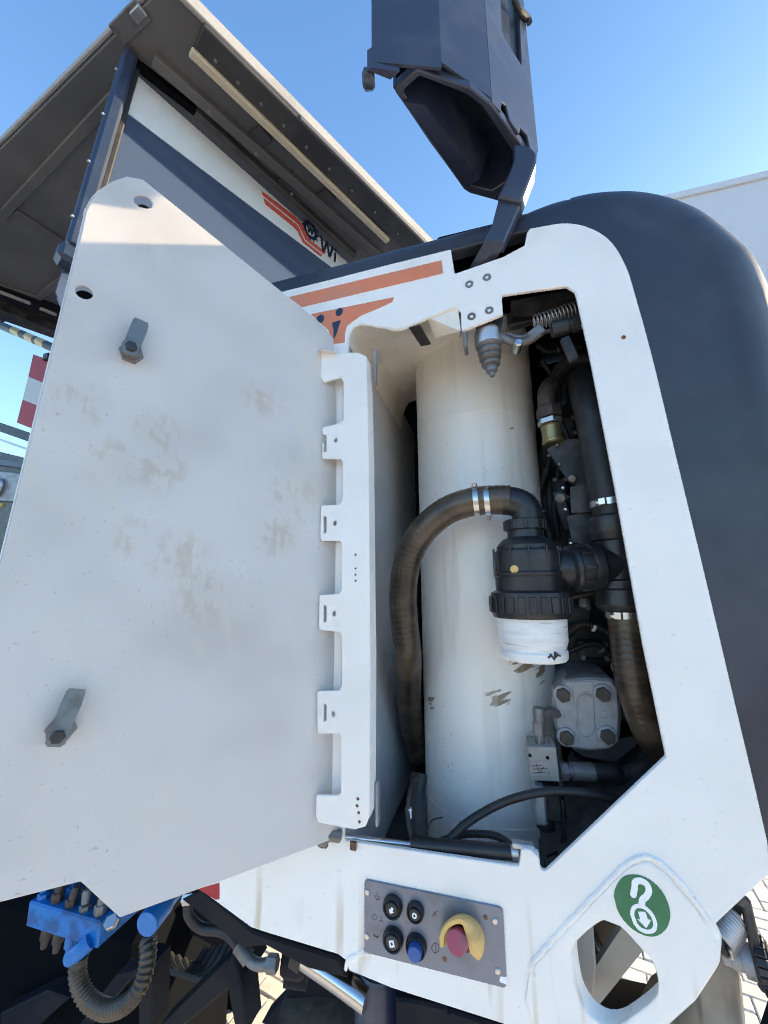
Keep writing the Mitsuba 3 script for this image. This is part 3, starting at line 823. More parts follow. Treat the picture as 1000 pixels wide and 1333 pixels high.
uph = [S(798, 672, ym), S(792, 640, ym), S(784, 600, ym + .005), S(776, 560, ym + .015), S(768, 525, ym + .03), S(762, 503, ym + .06), S(762, 492, ym + .12), S(770, 486, ym + .2)]
UH = part("upper_hose", tube(uph, 23.5 * mt, 24, 14), "black_rubber", "thick black rubber hose running up along the frame edge")
clamp(UH, S(795, 655, ym), uph[0] - uph[1], 24.0 * mt, .011, (-.6, -.9, -.1))
loh = [S(814, 790, ym), S(819, 830, ym), S(825, 880, ym), S(836, 920, ym + .01), S(850, 955, ym + .02), S(874, 988, ym + .05)]
mesh, uv = tube(loh, 21.5 * mt, 24, 14, rib=(.0105, .005), uv=True)
LH = part("lower_hose", mesh, "brown_hose", "brown rubber hose running down behind the lower frame edge", uv=uv)
clamp(LH, S(815, 800, ym), loh[1] - loh[0], 22.5 * mt, .011, (-.6, -.9, .0))
part("vent_hose", tube([S(722, 520, .2), S(722, 500, .2), S(734, 478, .2), S(756, 468, .2), S(790, 470, .2)], .016, 16), "black_rubber")
part("vent_hose", tube([S(735, 530, .22), S(732, 505, .22), S(744, 488, .22), S(762, 480, .22), S(790, 480, .22)], .014, 16), "black_rubber")

# ------------------------------------------------------------------ latch linkage at the top
ly = 0.035
ml = mpp(640, 450, ly)
b0, b1 = S(634, 430, ly), S(641, 490, ly)
bax = b1 - b0; LB = np.linalg.norm(bax)
LINK = part("cable_boot", lathe([(13 * ml, 0), (16 * ml, LB * .03), (16.5 * ml, LB * .08), (16.5 * ml, LB * .36), (15 * ml, LB * .38), (12 * ml, LB * .41), (15 * ml, LB * .46), (15.2 * ml, LB * .50), (11.5 * ml, LB * .54), (14 * ml, LB * .59), (14 * ml, LB * .63), (10.5 * ml, LB * .67), (12 * ml, LB * .72), (11.5 * ml, LB * .77), (7 * ml, LB * .80), (7.5 * ml, LB * .84), (7 * ml, LB * .90), (3.5 * ml, LB * .92), (3.2 * ml, LB)], b0, bax, 32), "dull_steel", "ribbed rubber boot under a zinc cap hanging from the top plate")
sub(LINK, "zinc_cap", lathe([(16.6 * ml, 0.07 * LB), (17.2 * ml, LB * .08), (17.2 * ml, LB * .33), (16.6 * ml, LB * .345)], b0, bax, 32), "zinc")
sub(LINK, "top_bracket", hull([S(x, y, d) for x, y in ((618, 424), (656, 412), (652, 432), (622, 434)) for d in (ly - .015, ly + .03)]), "dark_metal", smooth=False)
jaw = part("linkage_fork", cat([tube([S(652, 438, ly), S(668, 446, ly), S(684, 445, ly), S(702, 434, ly)], .0075, 12), bar(S(690, 440, ly), S(706, 428, ly), .018, .016), tube([S(660, 436, ly + .015), S(680, 440, ly + .015), S(700, 430, ly + .015)], .006, 10)]), "dull_steel", "forged steel linkage fork")
sub(jaw, "pin", lathe([(.006, -.012), (.0075, -.010), (.0075, .012), (.006, .014)], S(674, 452, ly), (0.1, -1, .15), 14), "steel")
p0, p1 = S(702, 434, ly + .01), S(770, 416, ly + .01)
dv = (p1 - p0); dv /= np.linalg.norm(dv)
ROD = part("push_rod", lathe([(.004, 0), (.004, .02), (.013, .021), (.0145, .024), (.0145, .048), (.0125, .050), (.0125, .056), (.015, .057), (.015, .066), (.0105, .068)], p0, dv, 26), "dark_metal", "black push rod cylinder at the top of the compartment")
sub(ROD, "rod_tip", lathe([(.0035, -.008), (.0035, .020)], p0, dv, 12), "steel")
sub(ROD, "white_sleeve", lathe([(.0115, .066), (.0115, .13)], p0, dv, 20), "steel")
SPR = part("return_spring", spring(S(694, 421, ly + .03), S(775, 394, ly + .03), .0135, .0016, 17), "zinc", "coil spring at the top of the compartment", smooth=True)
part("dark_bracket", cat([hull([S(x, y, d) for x, y in ((665, 392), (745, 376), (770, 385), (770, 398), (690, 412), (665, 412)) for d in (.07, .12)]), bar(S(660, 420, .1), S(700, 410, .1), .03, .02), bar(S(735, 440, .05), S(748, 470, .05), .016, .012)]), "dark_metal", smooth=False)

# ------------------------------------------------------------------ hydraulic fitting and engine castings
hy = 0.16
mh = mpp(716, 545, hy)
FIT = part("hydraulic_fitting", tube([S(712, 532, hy), S(711, 516, hy), S(714, 505, hy + .01), S(722, 498, hy + .05), S(735, 495, hy + .12)], 11 * mh, 18), "bolt_steel", "hydraulic elbow fitting with hex nuts and brass sleeve")
fa = S(722, 582, hy) - S(713, 530, hy); LF = np.linalg.norm(fa)
sub(FIT, "hex_nut", hexagon(S(713, 530, hy), fa, 15.5 * mh, LF * .28), "bolt_steel")
sub(FIT, "hex_nut", hexagon(S(715, 546, hy), fa, 15 * mh, LF * .14), "zinc")
sub(FIT, "brass_sleeve", lathe([(12 * mh, 0), (13 * mh, LF * .04), (12 * mh, LF * .08), (12.5 * mh, LF * .35), (13.5 * mh, LF * .37), (13.5 * mh, LF * .42), (12 * mh, LF * .45)], S(717, 554, hy), fa, 26), "brass")
part("engine_block", rough_up(hull([S(x, y, d) for x, y in ((700, 520), (800, 520), (835, 830), (800, 880), (735, 860), (715, 700)) for d in (.33, .5)]).subdivide().subdivide().subdivide(), .004, 18), "dark_metal", "dark engine block at the back of the bay", smooth=40)
for i, (x, y, w, h) in enumerate(((735, 560, 26, 30), (752, 690, 30, 40), (745, 800, 44, 26), (770, 845, 36, 22), (728, 640, 18, 34))):
    q_ = S(x, y, .30)
    cv = part("casting_cover", rbox(q_, (w * .0016, .05, h * .0016), .006), "dark_metal")
    for sx, sz in ((-.38, -.38), (.38, -.38), (-.38, .38), (.38, .38)):
        sub(cv, "bolt", hexagon(q_ + [sx * w * .0016, -.024, sz * h * .0016], (0, -1, 0), .0055, .007), "dull_steel")
E1 = part("engine_casting", rough_up(trimesh.util.concatenate([hull([S(x, y, d) for x, y in ((712, 585), (735, 572), (770, 570), (790, 580), (790, 640), (745, 630), (730, 612)) for d in (.16, .24)]).subdivide().subdivide()]), 0.002, 30), "dark_metal", "black engine casting behind the hoses", smooth=30)
sub(E1, "flange_block", rough_up(hull([S(x, y, d) for x, y in ((742, 634), (800, 622), (800, 664), (744, 668)) for d in (.14, .22)]), .001, 40), "dark_metal", smooth=30)
sub(E1, "flange_block", rough_up(hull([S(x, y, d) for x, y in ((738, 672), (800, 655), (800, 712), (770, 714), (745, 705)) for d in (.15, .25)]), .001, 40), "dark_metal", smooth=30)
sub(E1, "strut_bar", bar(S(725, 640, .24), S(742, 690, .24), .02, .02), "dark_metal")
for x, y, r, m in ((731, 647, .0105, "dull_steel"), (734, 634, .004, "steel"), (737, 662, .0045, "steel"), (744, 706, .005, "steel"), (727, 578, .003, "steel"), (716, 592, .003, "steel"), (730, 603, .003, "steel"), (746, 622, .008, "dull_steel")):
    sub(E1, "bolt", lathe([(r, 0), (r, .008), (r * .8, .012), (r * .3, .013)], S(x, y, .15) + [0, .004, 0], (-.25, -.9, -.3), 12 if r > .006 else 6), m)
for pts in ([(715, 600), (708, 640), (714, 690)], [(728, 610), (722, 660), (726, 700)], [(712, 700), (730, 760), (725, 830)], [(750, 800), (790, 820), (830, 815)]):
    part("loose_cable", tube([S(x, y, .30) for x, y in pts], .007, 10), "black_rubber")
for i, pts in enumerate(([(706, 470), (724, 500), (728, 540), (742, 575)], [(700, 450), (716, 458), (745, 452), (790, 458)], [(728, 640), (752, 668), (748, 720), (765, 760)], [(735, 830), (760, 812), (800, 826), (850, 850)], [(735, 850), (775, 838), (800, 860), (830, 905)], [(712, 610), (702, 650), (716, 700), (712, 742)], [(746, 1062), (780, 1044), (815, 1020), (850, 1012)])):
    w_ = part("wire_loom", tube([S(x, y, .24 + .02 * (i % 3)) for x, y in pts], .0055 + .002 * (i % 2), 10, rib=(.006, .08) if i % 2 else None), "black_rubber", smooth=40)
    q_ = S(*pts[1], .24 + .02 * (i % 3)); q2_ = S(*pts[2], .24 + .02 * (i % 3))
    sub(w_, "cable_tie", lathe([(.0085, 0), (.0090, .001), (.0090, .004), (.0085, .005)], q_ + (q2_ - q_) * .3, q2_ - q_, 14), "dull_steel" if i % 3 else "white_print")
part("bracket_bolt", hexagon(S(760, 779, .16), (0, -.2, -1), .009, .016), "dull_steel")
part("bracket_strip", bar(S(742, 778, .17), S(800, 766, .17), .006, .03), "dark_metal")
part("dark_support", bar(S(700, 655, .4), S(735, 500, .4), .05, .03), "dark_metal")
part("pipe_stub", lathe([(.009, 0), (.0095, .004), (.0095, .012), (.008, .03)], S(800, 870, .13), (1, .4, .05), 16), "dull_steel")

# ------------------------------------------------------------------ gear pump
py_ = 0.135
GP = wall_at(py_)
face = [(721, 897), (737, 885), (765, 882), (796, 884), (806, 896), (808, 930), (806, 966), (794, 976), (768, 978), (745, 975), (728, 960), (722, 940)]
g = poly(GP, face, 0.004)
PUMP = part("gear_pump", plate(g, GP, 0.0, -0.030, 0.004), "aluminium", "grey cast aluminium gear pump with four dark bolts")
sub(PUMP, "pump_body", plate(affinity.translate(affinity.scale(g, .96, .96), .012, -.004), GP, -0.0305, -0.19, 0.003), "aluminium")
slot = [(753, 908), (759, 903), (767, 903), (773, 909), (775, 950), (768, 960), (758, 958), (752, 948)]
gs = poly(GP, slot, 0.006)
sub(PUMP, "cast_boss", plate(gs, GP, 0.0018, 0.0, 0.0012), "aluminium")
sub(PUMP, "raised_web", plate(poly(GP, [(744, 888), (772, 886), (778, 972), (754, 974)], .004).difference(gs.buffer(.0015)), GP, 0.0010, 0.0, .0008), "aluminium")
for x, y in ((732.5, 903.5), (784, 902.5), (737, 959), (790, 957)):
    p = S(x, y, py_)
    sub(PUMP, "bolt_boss", lathe([(.0155, 0), (.0148, .004), (.0122, .0045)], p, (0, -1, 0), 28), "aluminium")
    sub(PUMP, "bolt", hexagon(p + [0, -.003, 0], (0, -1, 0), .0118, .009), "bolt_steel")
for x, y in ((731, 931), (786, 931)):
    sub(PUMP, "dimple", lathe([(.0062, 0), (.0058, .0012), (.0042, .0014), (.004, .0004)], S(x, y, py_), (0, -1, 0), 20), "aluminium")
sub(PUMP, "side_port", lathe([(.016, 0), (.016, .02), (.011, .022), (.011, .04)], S(808, 925, py_ + .05), (1, 0, 0), 20), "dull_steel")
part("pump_bracket", rough_up(hull([S(x, y, d) for x, y in ((745, 975), (800, 978), (838, 955), (835, 965), (800, 992), (760, 985)) for d in (.16, .28)]), .001, 30), "dark_metal", smooth=30)
part("pipe_run", tube([S(742, 985, .2), S(770, 1000, .2), S(820, 985, .22), S(870, 980, .24)], .012, 12), "dark_metal")

# ------------------------------------------------------------------ solenoid valve block
vy = 0.095
VF = wall_at(vy)
vb = [(687, 972), (724, 973), (729, 1018), (690, 1016)]
g = poly(VF, vb, 0.001)
VAL = part("valve_block", plate(g, VF, 0.0, -0.05, .001), "grey_paint", "grey hydraulic valve block with a worn type plate")
sub(VAL, "type_plate", plate(poly(VF, [(690, 991), (714, 990), (715, 1010), (691, 1010)], .001), VF, .0008, .0001, .0002), "aluminium")
mk = unary_union([LineString(VF.px(q)).buffer(.0005) for q in ([(693, 997), (705, 996)], [(694, 1001), (712, 1000)], [(698, 994), (702, 1006), (708, 998)], [(693, 1006), (710, 1005)])])
sub(VAL, "plate_print", plate(mk, VF, .0012, .0007, .0001), "black_print", smooth=False)
for x, y in ((690, 983.5), (713, 986.5)):
    sub(VAL, "screw_hole", lathe([(.0028, 0), (.0025, .0006)], S(x, y, vy), (0, -1, 0), 12), "void_metal")
mv = mpp(700, 950, vy)
for a, b, r, k, m in ((938, 973, 7, 20, "dull_steel"), (940, 957, 9.5, 6, "dull_steel"), (921, 941, 8, 20, "dull_steel"), (956, 973, 8, 4, "grey_paint")):
    q0, q1 = S(703 + (a - 950) * .05, a, vy + .02), S(703 + (b - 950) * .05, b, vy + .02)
    sub(VAL, "stem", lathe([(r * mv * .9, 0), (r * mv, .002), (r * mv, np.linalg.norm(q1 - q0) - .002), (r * mv * .9, np.linalg.norm(q1 - q0))], q0, q1 - q0, k), m)
sub(VAL, "stem_elbow", tube([S(706, 930, vy + .02), S(716, 926, vy + .03), S(726, 929, vy + .045)], .008, 14), "dull_steel")
SOL = part("solenoid", rbox((S(710, 1040, vy + .02) + S(718, 1040, vy + .02)) / 2, (.036, .034, .052), .003), "black_plastic", "black solenoid coil under the valve block")
sub(SOL, "silver_case", rbox(S(703, 1046, vy + .004), (.017, .02, .056), .003), "aluminium")
sub(SOL, "knurled_nut", lathe([(.0135, 0), (.015, .002), (.015, .013), (.013, .016)], S(711, 1078, vy + .02) , (0, 0, 1), 12), "black_plastic")
sub(SOL, "plug", rbox(S(728, 1052, vy + .02), (.018, .026, .034), .003), "black_plastic")
for dx in (0, 4):
    sub(SOL, "wire", tube([S(728 + dx, 1066, vy + .02), S(732 + dx, 1085, vy + .02), S(728 + dx, 1105, vy + .02), S(712, 1115, vy - .01)], .0016, 8), "black_rubber")
fp = S(726, 1003, vy + .022)
fd = S(850, 1008, vy + .05) - fp; fd /= np.linalg.norm(fd)
HF = part("hydraulic_hose", tube([fp + fd * .055, fp + fd * .09, S(800, 1010, vy + .05), S(840, 1000, vy + .06), S(880, 975, vy + .08)], .0125, 18), "black_rubber", "black hydraulic hose from the valve block")
sub(HF, "ferrule", lathe([(.008, 0), (.0125, .003), (.0125, .014), (.0105, .016), (.0105, .022), (.0135, .023), (.0138, .056), (.0125, .058)], fp, fd, 26), "dull_steel")
sub(HF, "collar_nut", hexagon(fp + fd * .004, fd, .0145, .012), "dull_steel")
part("black_cable", tube([S(585, 1093, .03), S(610, 1070, .05), S(650, 1047, .07), S(690, 1034, .07), S(730, 1030, .07), S(770, 1034, .07), S(812, 1044, .08), S(850, 1054, .1)], .0062, 14), "black_rubber", "black cable arching across the foot of the tank")
part("black_cable", tube([S(575, 1095, .05), S(605, 1086, .06), S(640, 1087, .06), S(660, 1096, .05), S(672, 1110, .03)], .0052, 12), "black_rubber", "thin black cable looping behind the gas strut")
SL = part("cable_sleeve", tube([S(546, 1008, .12), S(543, 1040, .10), S(544, 1075, .07), S(545, 1096, .05)], .015, 16), "black_rubber", "black cable sleeve standing at the left foot of the tank")
part("thin_wire", tube([S(546, 1008, .10), S(535, 1025, .07), S(531, 1060, .05), S(536, 1094, .03)], .0035, 10), "black_rubber")
part("wire_tag", lathe([(.005, 0), (.005, .014)], S(532, 1052, .055), (0, 0, -1), 12), "white_print")
# scrap of thin wire across the tank foot
part("scratch_wire", tube([S(556, 1080, .16), S(563, 1068, .16), S(576, 1064, .16)], .0012, 6), "dull_steel")

# ------------------------------------------------------------------ gas strut along the sill
gy = 0.018
GS = part("gas_strut", tube([S(536, 1099, gy), S(666, 1109, gy)], .0098, 22, 3), "black_plastic", "black gas strut with a chrome rod along the sill")
sub(GS, "chrome_rod", tube([S(440, 1088, gy - .012), S(536, 1099, gy)], .0042, 14, 3), "chrome")
sub(GS, "end_fitting", cat([lathe([(.0085, 0), (.0085, .012), (.007, .013)], S(664, 1109, gy), S(700, 1111, gy) - S(664, 1109, gy), 18), rbox(S(681, 1100, gy - .006), (.03, .012, .007), .001)]), "zinc")
sub(GS, "ball_joint", cat([hexagon(S(428, 1086, -.01), (1, .1, -.08), .0085, .02), rbox(S(421, 1089, -.012), (.016, .016, .022), .002)]), "dull_steel")
sub(GS, "rusty_clip", rbox(S(421, 1097, -.013), (.014, .008, .012), .001), "rust")
sub(GS, "rusty_clip", rbox(S(460, 1101, -.004), (.010, .005, .012), .001), "rust")
part("sill_edge", bar(S(448, 1097, .012), S(674, 1131, .012), .006, .022, (0, 1, 0)), "white_paint")
tabp = [(679, 1106), (690, 1106), (702, 1115), (705, 1140), (678, 1136)]
part("strut_tab", plate(poly(WALL, tabp), WALL, -.0065, -.014, .001), "white_paint")

# ------------------------------------------------------------------ door
door = [(434, 440), (420, 422), (186, 233), (165, 229), (145, 236), (125, 250), (112, 275), (107, 300), (0, 738), (-22, 830), (-42, 960), (-60, 1080), (-62, 1194), (0, 1175), (105, 1148), (156, 1195), (300, 1143), (441, 1090), (437, 470)]
oval = poly(DOOR, [(174, 256), (180, 253.5), (190, 255), (196, 259), (199, 265), (197, 270), (191, 271), (180, 268), (175, 263)], .002)
rnd_hole = disc(DOOR, *DOOR.px([(109.5, 380)])[0], .0098, .0098)
g = rounded(Polygon(DOOR.px(door)).buffer(0), .004).difference(oval).difference(rnd_hole)
DR = part("door", plate(g, DOOR, 0.0, -.0028, .001), "shaded_door_paint", "open white compartment door with brown smudges")
# folded outer edge along the free side
ed = [DOOR.to(np.array(q), -.010) for q in DOOR.px([(186, 233), (165, 229), (145, 236), (125, 250), (112, 275), (107, 300), (0, 738), (-22, 830), (-42, 960), (-60, 1080)])]
sub(DR, "folded_edge", tube(spline(ed, 6)[3:], .0042, 8, curve=False), "shaded_door_paint")
sub(DR, "hole_plug", cat([lathe([(.0112, 0), (.0112, .002)], SD(109.5, 380) - DOOR_N * .016, DOOR_N, 24), lathe([(.0095, 0), (.0095, .002)], SD(189, 263) - DOOR_N * .018, DOOR_N, 24)]), "void_metal")


def latch(px, py, tilt):
    """A cam latch: hexagonal base nut and a worn grey lever standing on it."""
    p = SD(px, py)
    vert = np.array([0, 0, 1.0]); u = -DOOR_DIR
    ax = math.cos(tilt) * vert + math.sin(tilt) * u
    sd = np.cross(ax, DOOR_N)
    k = sub(DR, "latch", cat([hexagon(p, DOOR_N, .0152, .007), lathe([(.0115, .007), (.0115, .012), (.0095, .013), (.0095, .016), (.0115, .017), (.0115, .021)], p, DOOR_N, 24)]), "dull_steel")
    lev = []
    for a, hw, h0 in ((-.0125, .0055, .020), (-.009, .0095, .020), (.010, .0095, .0195), (.030, .0100, .0165), (.042, .0095, .0155), (.046, .0080, .0155)):
        lev.append([p + DOOR_N * (h0 + dh) + ax * a + sd * (w * hw) for w, dh in ((-1, 0), (1, 0), (1, .0040), (-1, .0040))])
    lv = np.array(lev); F = []
    for i in range(len(lv) - 1):
        for j in range(4):
            a, b = i * 4 + j, i * 4 + (j + 1) % 4
            F += [[a, b, b + 4], [a, b + 4, a + 4]]
    e = (len(lv) - 1) * 4
    F += [[0, 2, 1], [0, 3, 2], [e, e + 1, e + 2], [e, e + 2, e + 3]]
    lm = trimesh.Trimesh(lv.reshape(-1, 3), F)
    if lm.volume < 0:
        lm.invert()
    add(k + "_lever", lm, "latch_metal", smooth=20)
    add(k + "_screw", hexagon(p + DOOR_N * .0235 - ax * .002, DOOR_N, .0072, .005), "dark_metal")


latch(171, 461, math.radians(10)); latch(80, 948, math.radians(14))
for k in ("latch", "latch_001"):
    labels[f"{DR}__{k}"] = {"label": "worn grey cam latch on the upper part of the open door" if k == "latch" else "worn grey cam latch on the lower part of the open door"}

# hinge flange: strip with tabs and windows in front of the door's hinge edge
hy_ = -0.040
HF_ = wall_at(hy_)
fl = [(415, 455), (440, 461), (452, 459), (466, 459), (477, 464), (480, 600), (482, 850), (481, 1062), (476, 1076), (462, 1080), (414, 1071), (411, 1062),
      (412, 1035), (440, 1036), (444, 1031), (444, 960), (441, 955), (414, 955), (413, 947), (413, 900), (441, 899), (445, 893), (445, 828), (442, 823), (416, 820), (415, 812), (416, 775), (441, 773), (445, 768), (445, 709), (442, 704), (418, 704), (417, 697), (418, 658), (442, 657), (446, 651), (446, 602), (443, 597), (420, 597), (419, 590), (420, 556), (443, 551), (447, 546), (447, 497), (444, 491), (421, 497), (418, 490)]
g = Polygon(HF_.px(fl)).buffer(0)
for x, y, rx, ry in ((437, 573, 2.6, 3.6), (436, 681, 2.6, 3.6), (435, 799, 2.6, 3.6), (434, 930, 2.6, 3.6)):
    g = g.difference(disc(HF_, *HF_.px([(x, y)])[0], .0036, .0045))
for y in (577, 683, 799, 928):
    g = g.difference(poly(HF_, [(421, y - 12), (425, y - 10), (425, y + 10), (421, y + 12)]))
HG = part("hinge_flange", plate(rounded(g, .0012), HF_, 0.0, -.004, .0006), "white_paint", "white hinge strip with tabs and cut-out windows")
sub(HG, "return_fold", plate(poly(wall_at(-.0402 + .004), [(470, 462), (477, 465), (480, 600), (482, 850), (481, 1062), (476, 1074), (470, 1076)]), wall_at(-.036), -.0003, -.032, .0003), "white_paint")
ex = HF_.px([(480, 700)])[0][0]
sub(HG, "hinge_leaf", rbox((ex + .0035, -.008, S(480, 480, -.008)[2]), (.004, .012, .07), .001), "aluminium")
sub(HG, "hinge_leaf", rbox((ex + .0035, -.008, S(484, 1044, -.008)[2]), (.004, .012, .06), .001), "aluminium")
sub(HG, "back_strip", bar(S(441, 470, -.012), S(437, 1060, -.012), .020, .003), "white_paint")
sub(HG, "top_lip", hull([S(412, 458, -.034), S(440, 463, -.031), S(430, 455, -.06), S(414, 456, -.05), S(436, 458, -.02)]), "shaded_door_paint", smooth=False)
sub(HG, "edge_chip", cat([lathe([(.002, 0), (.0016, .0008)], S(463, y, hy_), (0, -1, 0), 7) for y in (722, 740, 748, 756)] + [lathe([(.0024, 0), (.002, .0008)], S(466 + dx, y, hy_), (0, -1, 0), 7) for dx, y in ((0, 1040), (-1, 1049), (1, 1058), (2, 1070))]), "rust")

# ------------------------------------------------------------------ folding lamp housing on its bracket arm
zb = 2.32
MF = Frame((0, 0, zb), (1, 0, 0), (0, 1, 0))


def mz(pts, z=zb):
    return np.array([SZ(x, y, z)[:2] for x, y in pts])


LH_ = "lamp_housing"
outerp = mz([(484, 80), (575, 88), (640, 132), (702, 206)])
top_z = 3.05


def wall_strip(pts, zlo, zhi, thick=.004, inward=None):
    """Upright sheet along the plan points, its lower edge at zlo (one per point)."""
    ms = []
    pts = np.asarray(pts, float)
    for i in range(len(pts) - 1):
        a, b = pts[i], pts[i + 1]
        d = b - a; n = np.array([-d[1], d[0]]); n /= np.linalg.norm(n)
        V = []
        for q, zl in ((a, zlo[i]), (b, zlo[i + 1])):
            for o in (0, thick):
                for z in (zl, zhi):
                    V.append([q[0] + n[0] * o, q[1] + n[1] * o, z])
        ms.append(hull(V))
    return ms


fl_l = wall_strip(outerp[:2], [zb, zb], top_z)
fl_m = wall_strip(outerp[1:3], [zb + .012, zb + .008], top_z)
fl_r = wall_strip(outerp[2:4], [zb + .004, zb - .004], top_z)
HS = part("lamp_housing", cat(fl_l + fl_m), "housing_paint", "dark grey angular metal housing raised on a bent arm above the hood", smooth=False)
# right face with a window opening
a, b = outerp[2], outerp[3]
RF = Frame((a[0], a[1], zb), (b[0] - a[0], b[1] - a[1], 0), (0, 0, 1))
W = np.linalg.norm(b - a)
winp = RF.px([(652, -30), (654, 40), (658, 50), (679, 84), (676, 20), (672, -30)])
rf = Polygon([(0.001, 0.0), (W * .18, 0.002), (W * .22, .03), (W * .30, .034), (W * .36, .008), (W * .55, .002), (W * .60, .022), (W * .74, .024), (W * .80, -.006), (W * .90, -.01), (W, .018), (W, top_z - zb), (0.001, top_z - zb)]).buffer(0)
rf = rf.difference(Polygon(winp).buffer(.001))
sub(HS, "side_plate", plate(rf, RF, 0.0, -.004, .001), "housing_paint", "worn bluish grey side plate with a window slot")
sub(HS, "dark_reflector", bar(RF.to(np.array([W * .5, .30]), -.02), RF.to(np.array([W * .5, .70]), -.02), W * .9, .006, RF.n), "black_plastic")
lev = [RF.to(np.array(q), .006) for q in RF.px([(664, -8), (670, 12), (684, 28), (686, 34)])]
sub(HS, "release_lever", tube(lev, .006, 10), "dark_metal")
# inner moulded box with a rim, open below
rim = mz([(512, 114), (543, 88), (612, 112), (640, 134), (697, 210), (690, 226), (655, 262), (612, 250), (604, 245)])
rim = Polygon(rim).buffer(0)
inner = Polygon(mz([(524, 117), (546, 97), (606, 120), (627, 135), (676, 208), (668, 228), (640, 246), (610, 238)])).buffer(0)
FR = Frame((0, 0, zb), (0, 1, 0), (1, 0, 0))


def swap(g):
    return affinity.affine_transform(g, [0, 1, 1, 0, 0, 0])


sub(HS, "rim", plate(swap(rounded(rim, .006)).difference(swap(rounded(inner, .006))), FR, .004, -.014, .002), "housing_paint", "grey rim around the open underside of the housing")
lo_ = np.array(rounded(inner, .008).exterior.coords)[:-1]
c0 = lo_.mean(0)
V, F = [], []
LV_ = ((1.06, zb + .002), (1.0, zb + .03), (0.95, zb + .09), (0.80, zb + .12), (0.45, zb + .128))
for q_, z in LV_:
    for q in lo_:
        V.append([*(c0 + (q - c0) * q_), z])
k = len(lo_)
for i in range(len(LV_) - 1):
    for j in range(k):
        a, b = i * k + j, i * k + (j + 1) % k
        F += [[a, b, b + k], [a, b + k, a + k]]
V.append([*c0, zb + .128])
for j in range(k):
    F.append([(len(LV_) - 1) * k + j, (len(LV_) - 1) * k + (j + 1) % k, len(LV_) * k])
sub(HS, "lamp_cavity", trimesh.Trimesh(V, F), "cavity_plastic", "dark hollow inside the raised housing", smooth=40)
ins = []
for pts, z in (([(514, 116), (556, 118), (640, 224), (606, 246)], zb + .06), ([(527, 127), (553, 131), (624, 228), (609, 238)], zb - .010)):
    ins += [[*q, z] for q in mz(pts)]
ins = [q for q in ins]
sub(HS, "moulded_insert", hull(ins).subdivide(), "cavity_plastic", "rounded dark insert within the raised housing", smooth=35)
sub(HS, "inner_liner", bar(RF.to(np.array([W * .5, .03]), -.012), RF.to(np.array([W * .5, .60]), -.012), W * .96, .006, RF.n), "black_plastic")
# outer flank of the moulded box towards the sky
flank = mz([(512, 114), (560, 185), (604, 245), (612, 251)])
sub(HS, "moulded_flank", cat(wall_strip(flank[::-1], [zb - .0] * 4, zb + .16, .006)), "black_plastic", smooth=False)
tabs = [SZ(476, 100, zb - .0)]
sub(HS, "hinge_knob", cat([lathe([(.008, 0), (.014, .004), (.014, .016), (.010, .02)], SZ(472, 104, zb - .005), (1, .2, 0), 16), hull([[*q, z] for q in mz([(478, 84), (484, 80), (520, 86), (508, 96)]) for z in (zb - .012, zb + .03)])]), "housing_paint", smooth=30)
# bracket arm: plate, knee and foot in the slot
arm = [SZ(676, 205, zb - .012), SZ(686, 232, zb - .02), S(655, 285, .03), S(640, 318, .03), S(620, 346, .06)]
A1 = bar(SZ(697, 208, zb - .014), S(676, 268, .03), .050, .012, (0.6, -1, 0))
armp = Frame((0, -.012, 0), (1, 0, 0), (0, 0, 1))
ag = poly(armp, [(668, 200), (690, 203), (698, 212), (697, 224), (678, 274), (648, 268), (663, 236), (668, 222)], .003)
ag2 = poly(armp, [(649, 266), (678, 272), (656, 322), (630, 320), (640, 300)], .002)
ag3 = poly(wall_at(-.006), [(632, 315), (656, 318), (640, 346), (610, 352), (616, 332)], .002)
AR = part("bracket_arm", cat([plate(ag, armp, .018, -.018, .003), plate(ag2, armp, .010, -.012, .003), hull([S(*q, d) for q, d in (((631, 314), -.021), ((657, 318), -.021), ((631, 314), .0), ((657, 318), .0), ((638, 352), .03), ((606, 358), .03), ((638, 352), .06), ((606, 358), .06))])]), "housing_paint", "bent dark steel arm rising from the slot to the raised housing", smooth=25)
part("slot_recess", rbox(S(640, 328, .09), (.22, .02, .12), .003), "void_metal")

# ------------------------------------------------------------------ canopy
zc = 3.0
A = SZ(214, -20, zc)[:2]; Rr = SZ(540, 303, zc)[:2]; Lr = SZ(0, 193, zc)[:2]
Rf = A + (Rr - A) * 2.0; Lf = A + (Lr - A) * 2.6
far = Lf + (Rf - A) * .9
CF = Frame((0, 0, zc), (0, 1, 0), (1, 0, 0))        # normal points down
roof = Polygon([tuple(A), tuple(Rf), tuple(Rf + (Lf - A)), tuple(Lf)])
farline = (SZ(0, 400, zc)[:2], SZ(70, 438, zc)[:2])
fd2 = (farline[1] - farline[0]) / np.linalg.norm(farline[1] - farline[0])
mid = farline[0] - fd2 * 0.8
roof = Polygon([tuple(A), tuple(Rf), tuple(farline[1] + fd2 * 1.6), tuple(mid), tuple(Lf) if 0 else tuple(A + (Lr - A) * 1.9)]).buffer(0)
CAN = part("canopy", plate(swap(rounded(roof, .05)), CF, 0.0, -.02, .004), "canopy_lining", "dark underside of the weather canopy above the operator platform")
shell = rounded(roof, .05).buffer(.012)
sub(CAN, "roof_shell", plate(swap(shell.difference(rounded(roof, .05).buffer(.001))), CF, -.004, -.014, .003), "canopy_shell", "light grey outer edge of the canopy roof")
sub(CAN, "roof_skin", plate(swap(shell), CF, -.0145, -.020, .002), "canopy_shell")
_n = -np.array([(Rr - A)[1], -(Rr - A)[0]]) / np.linalg.norm(Rr - A)
_n = _n if _n.dot(EYE[:2] - A) > 0 else -_n
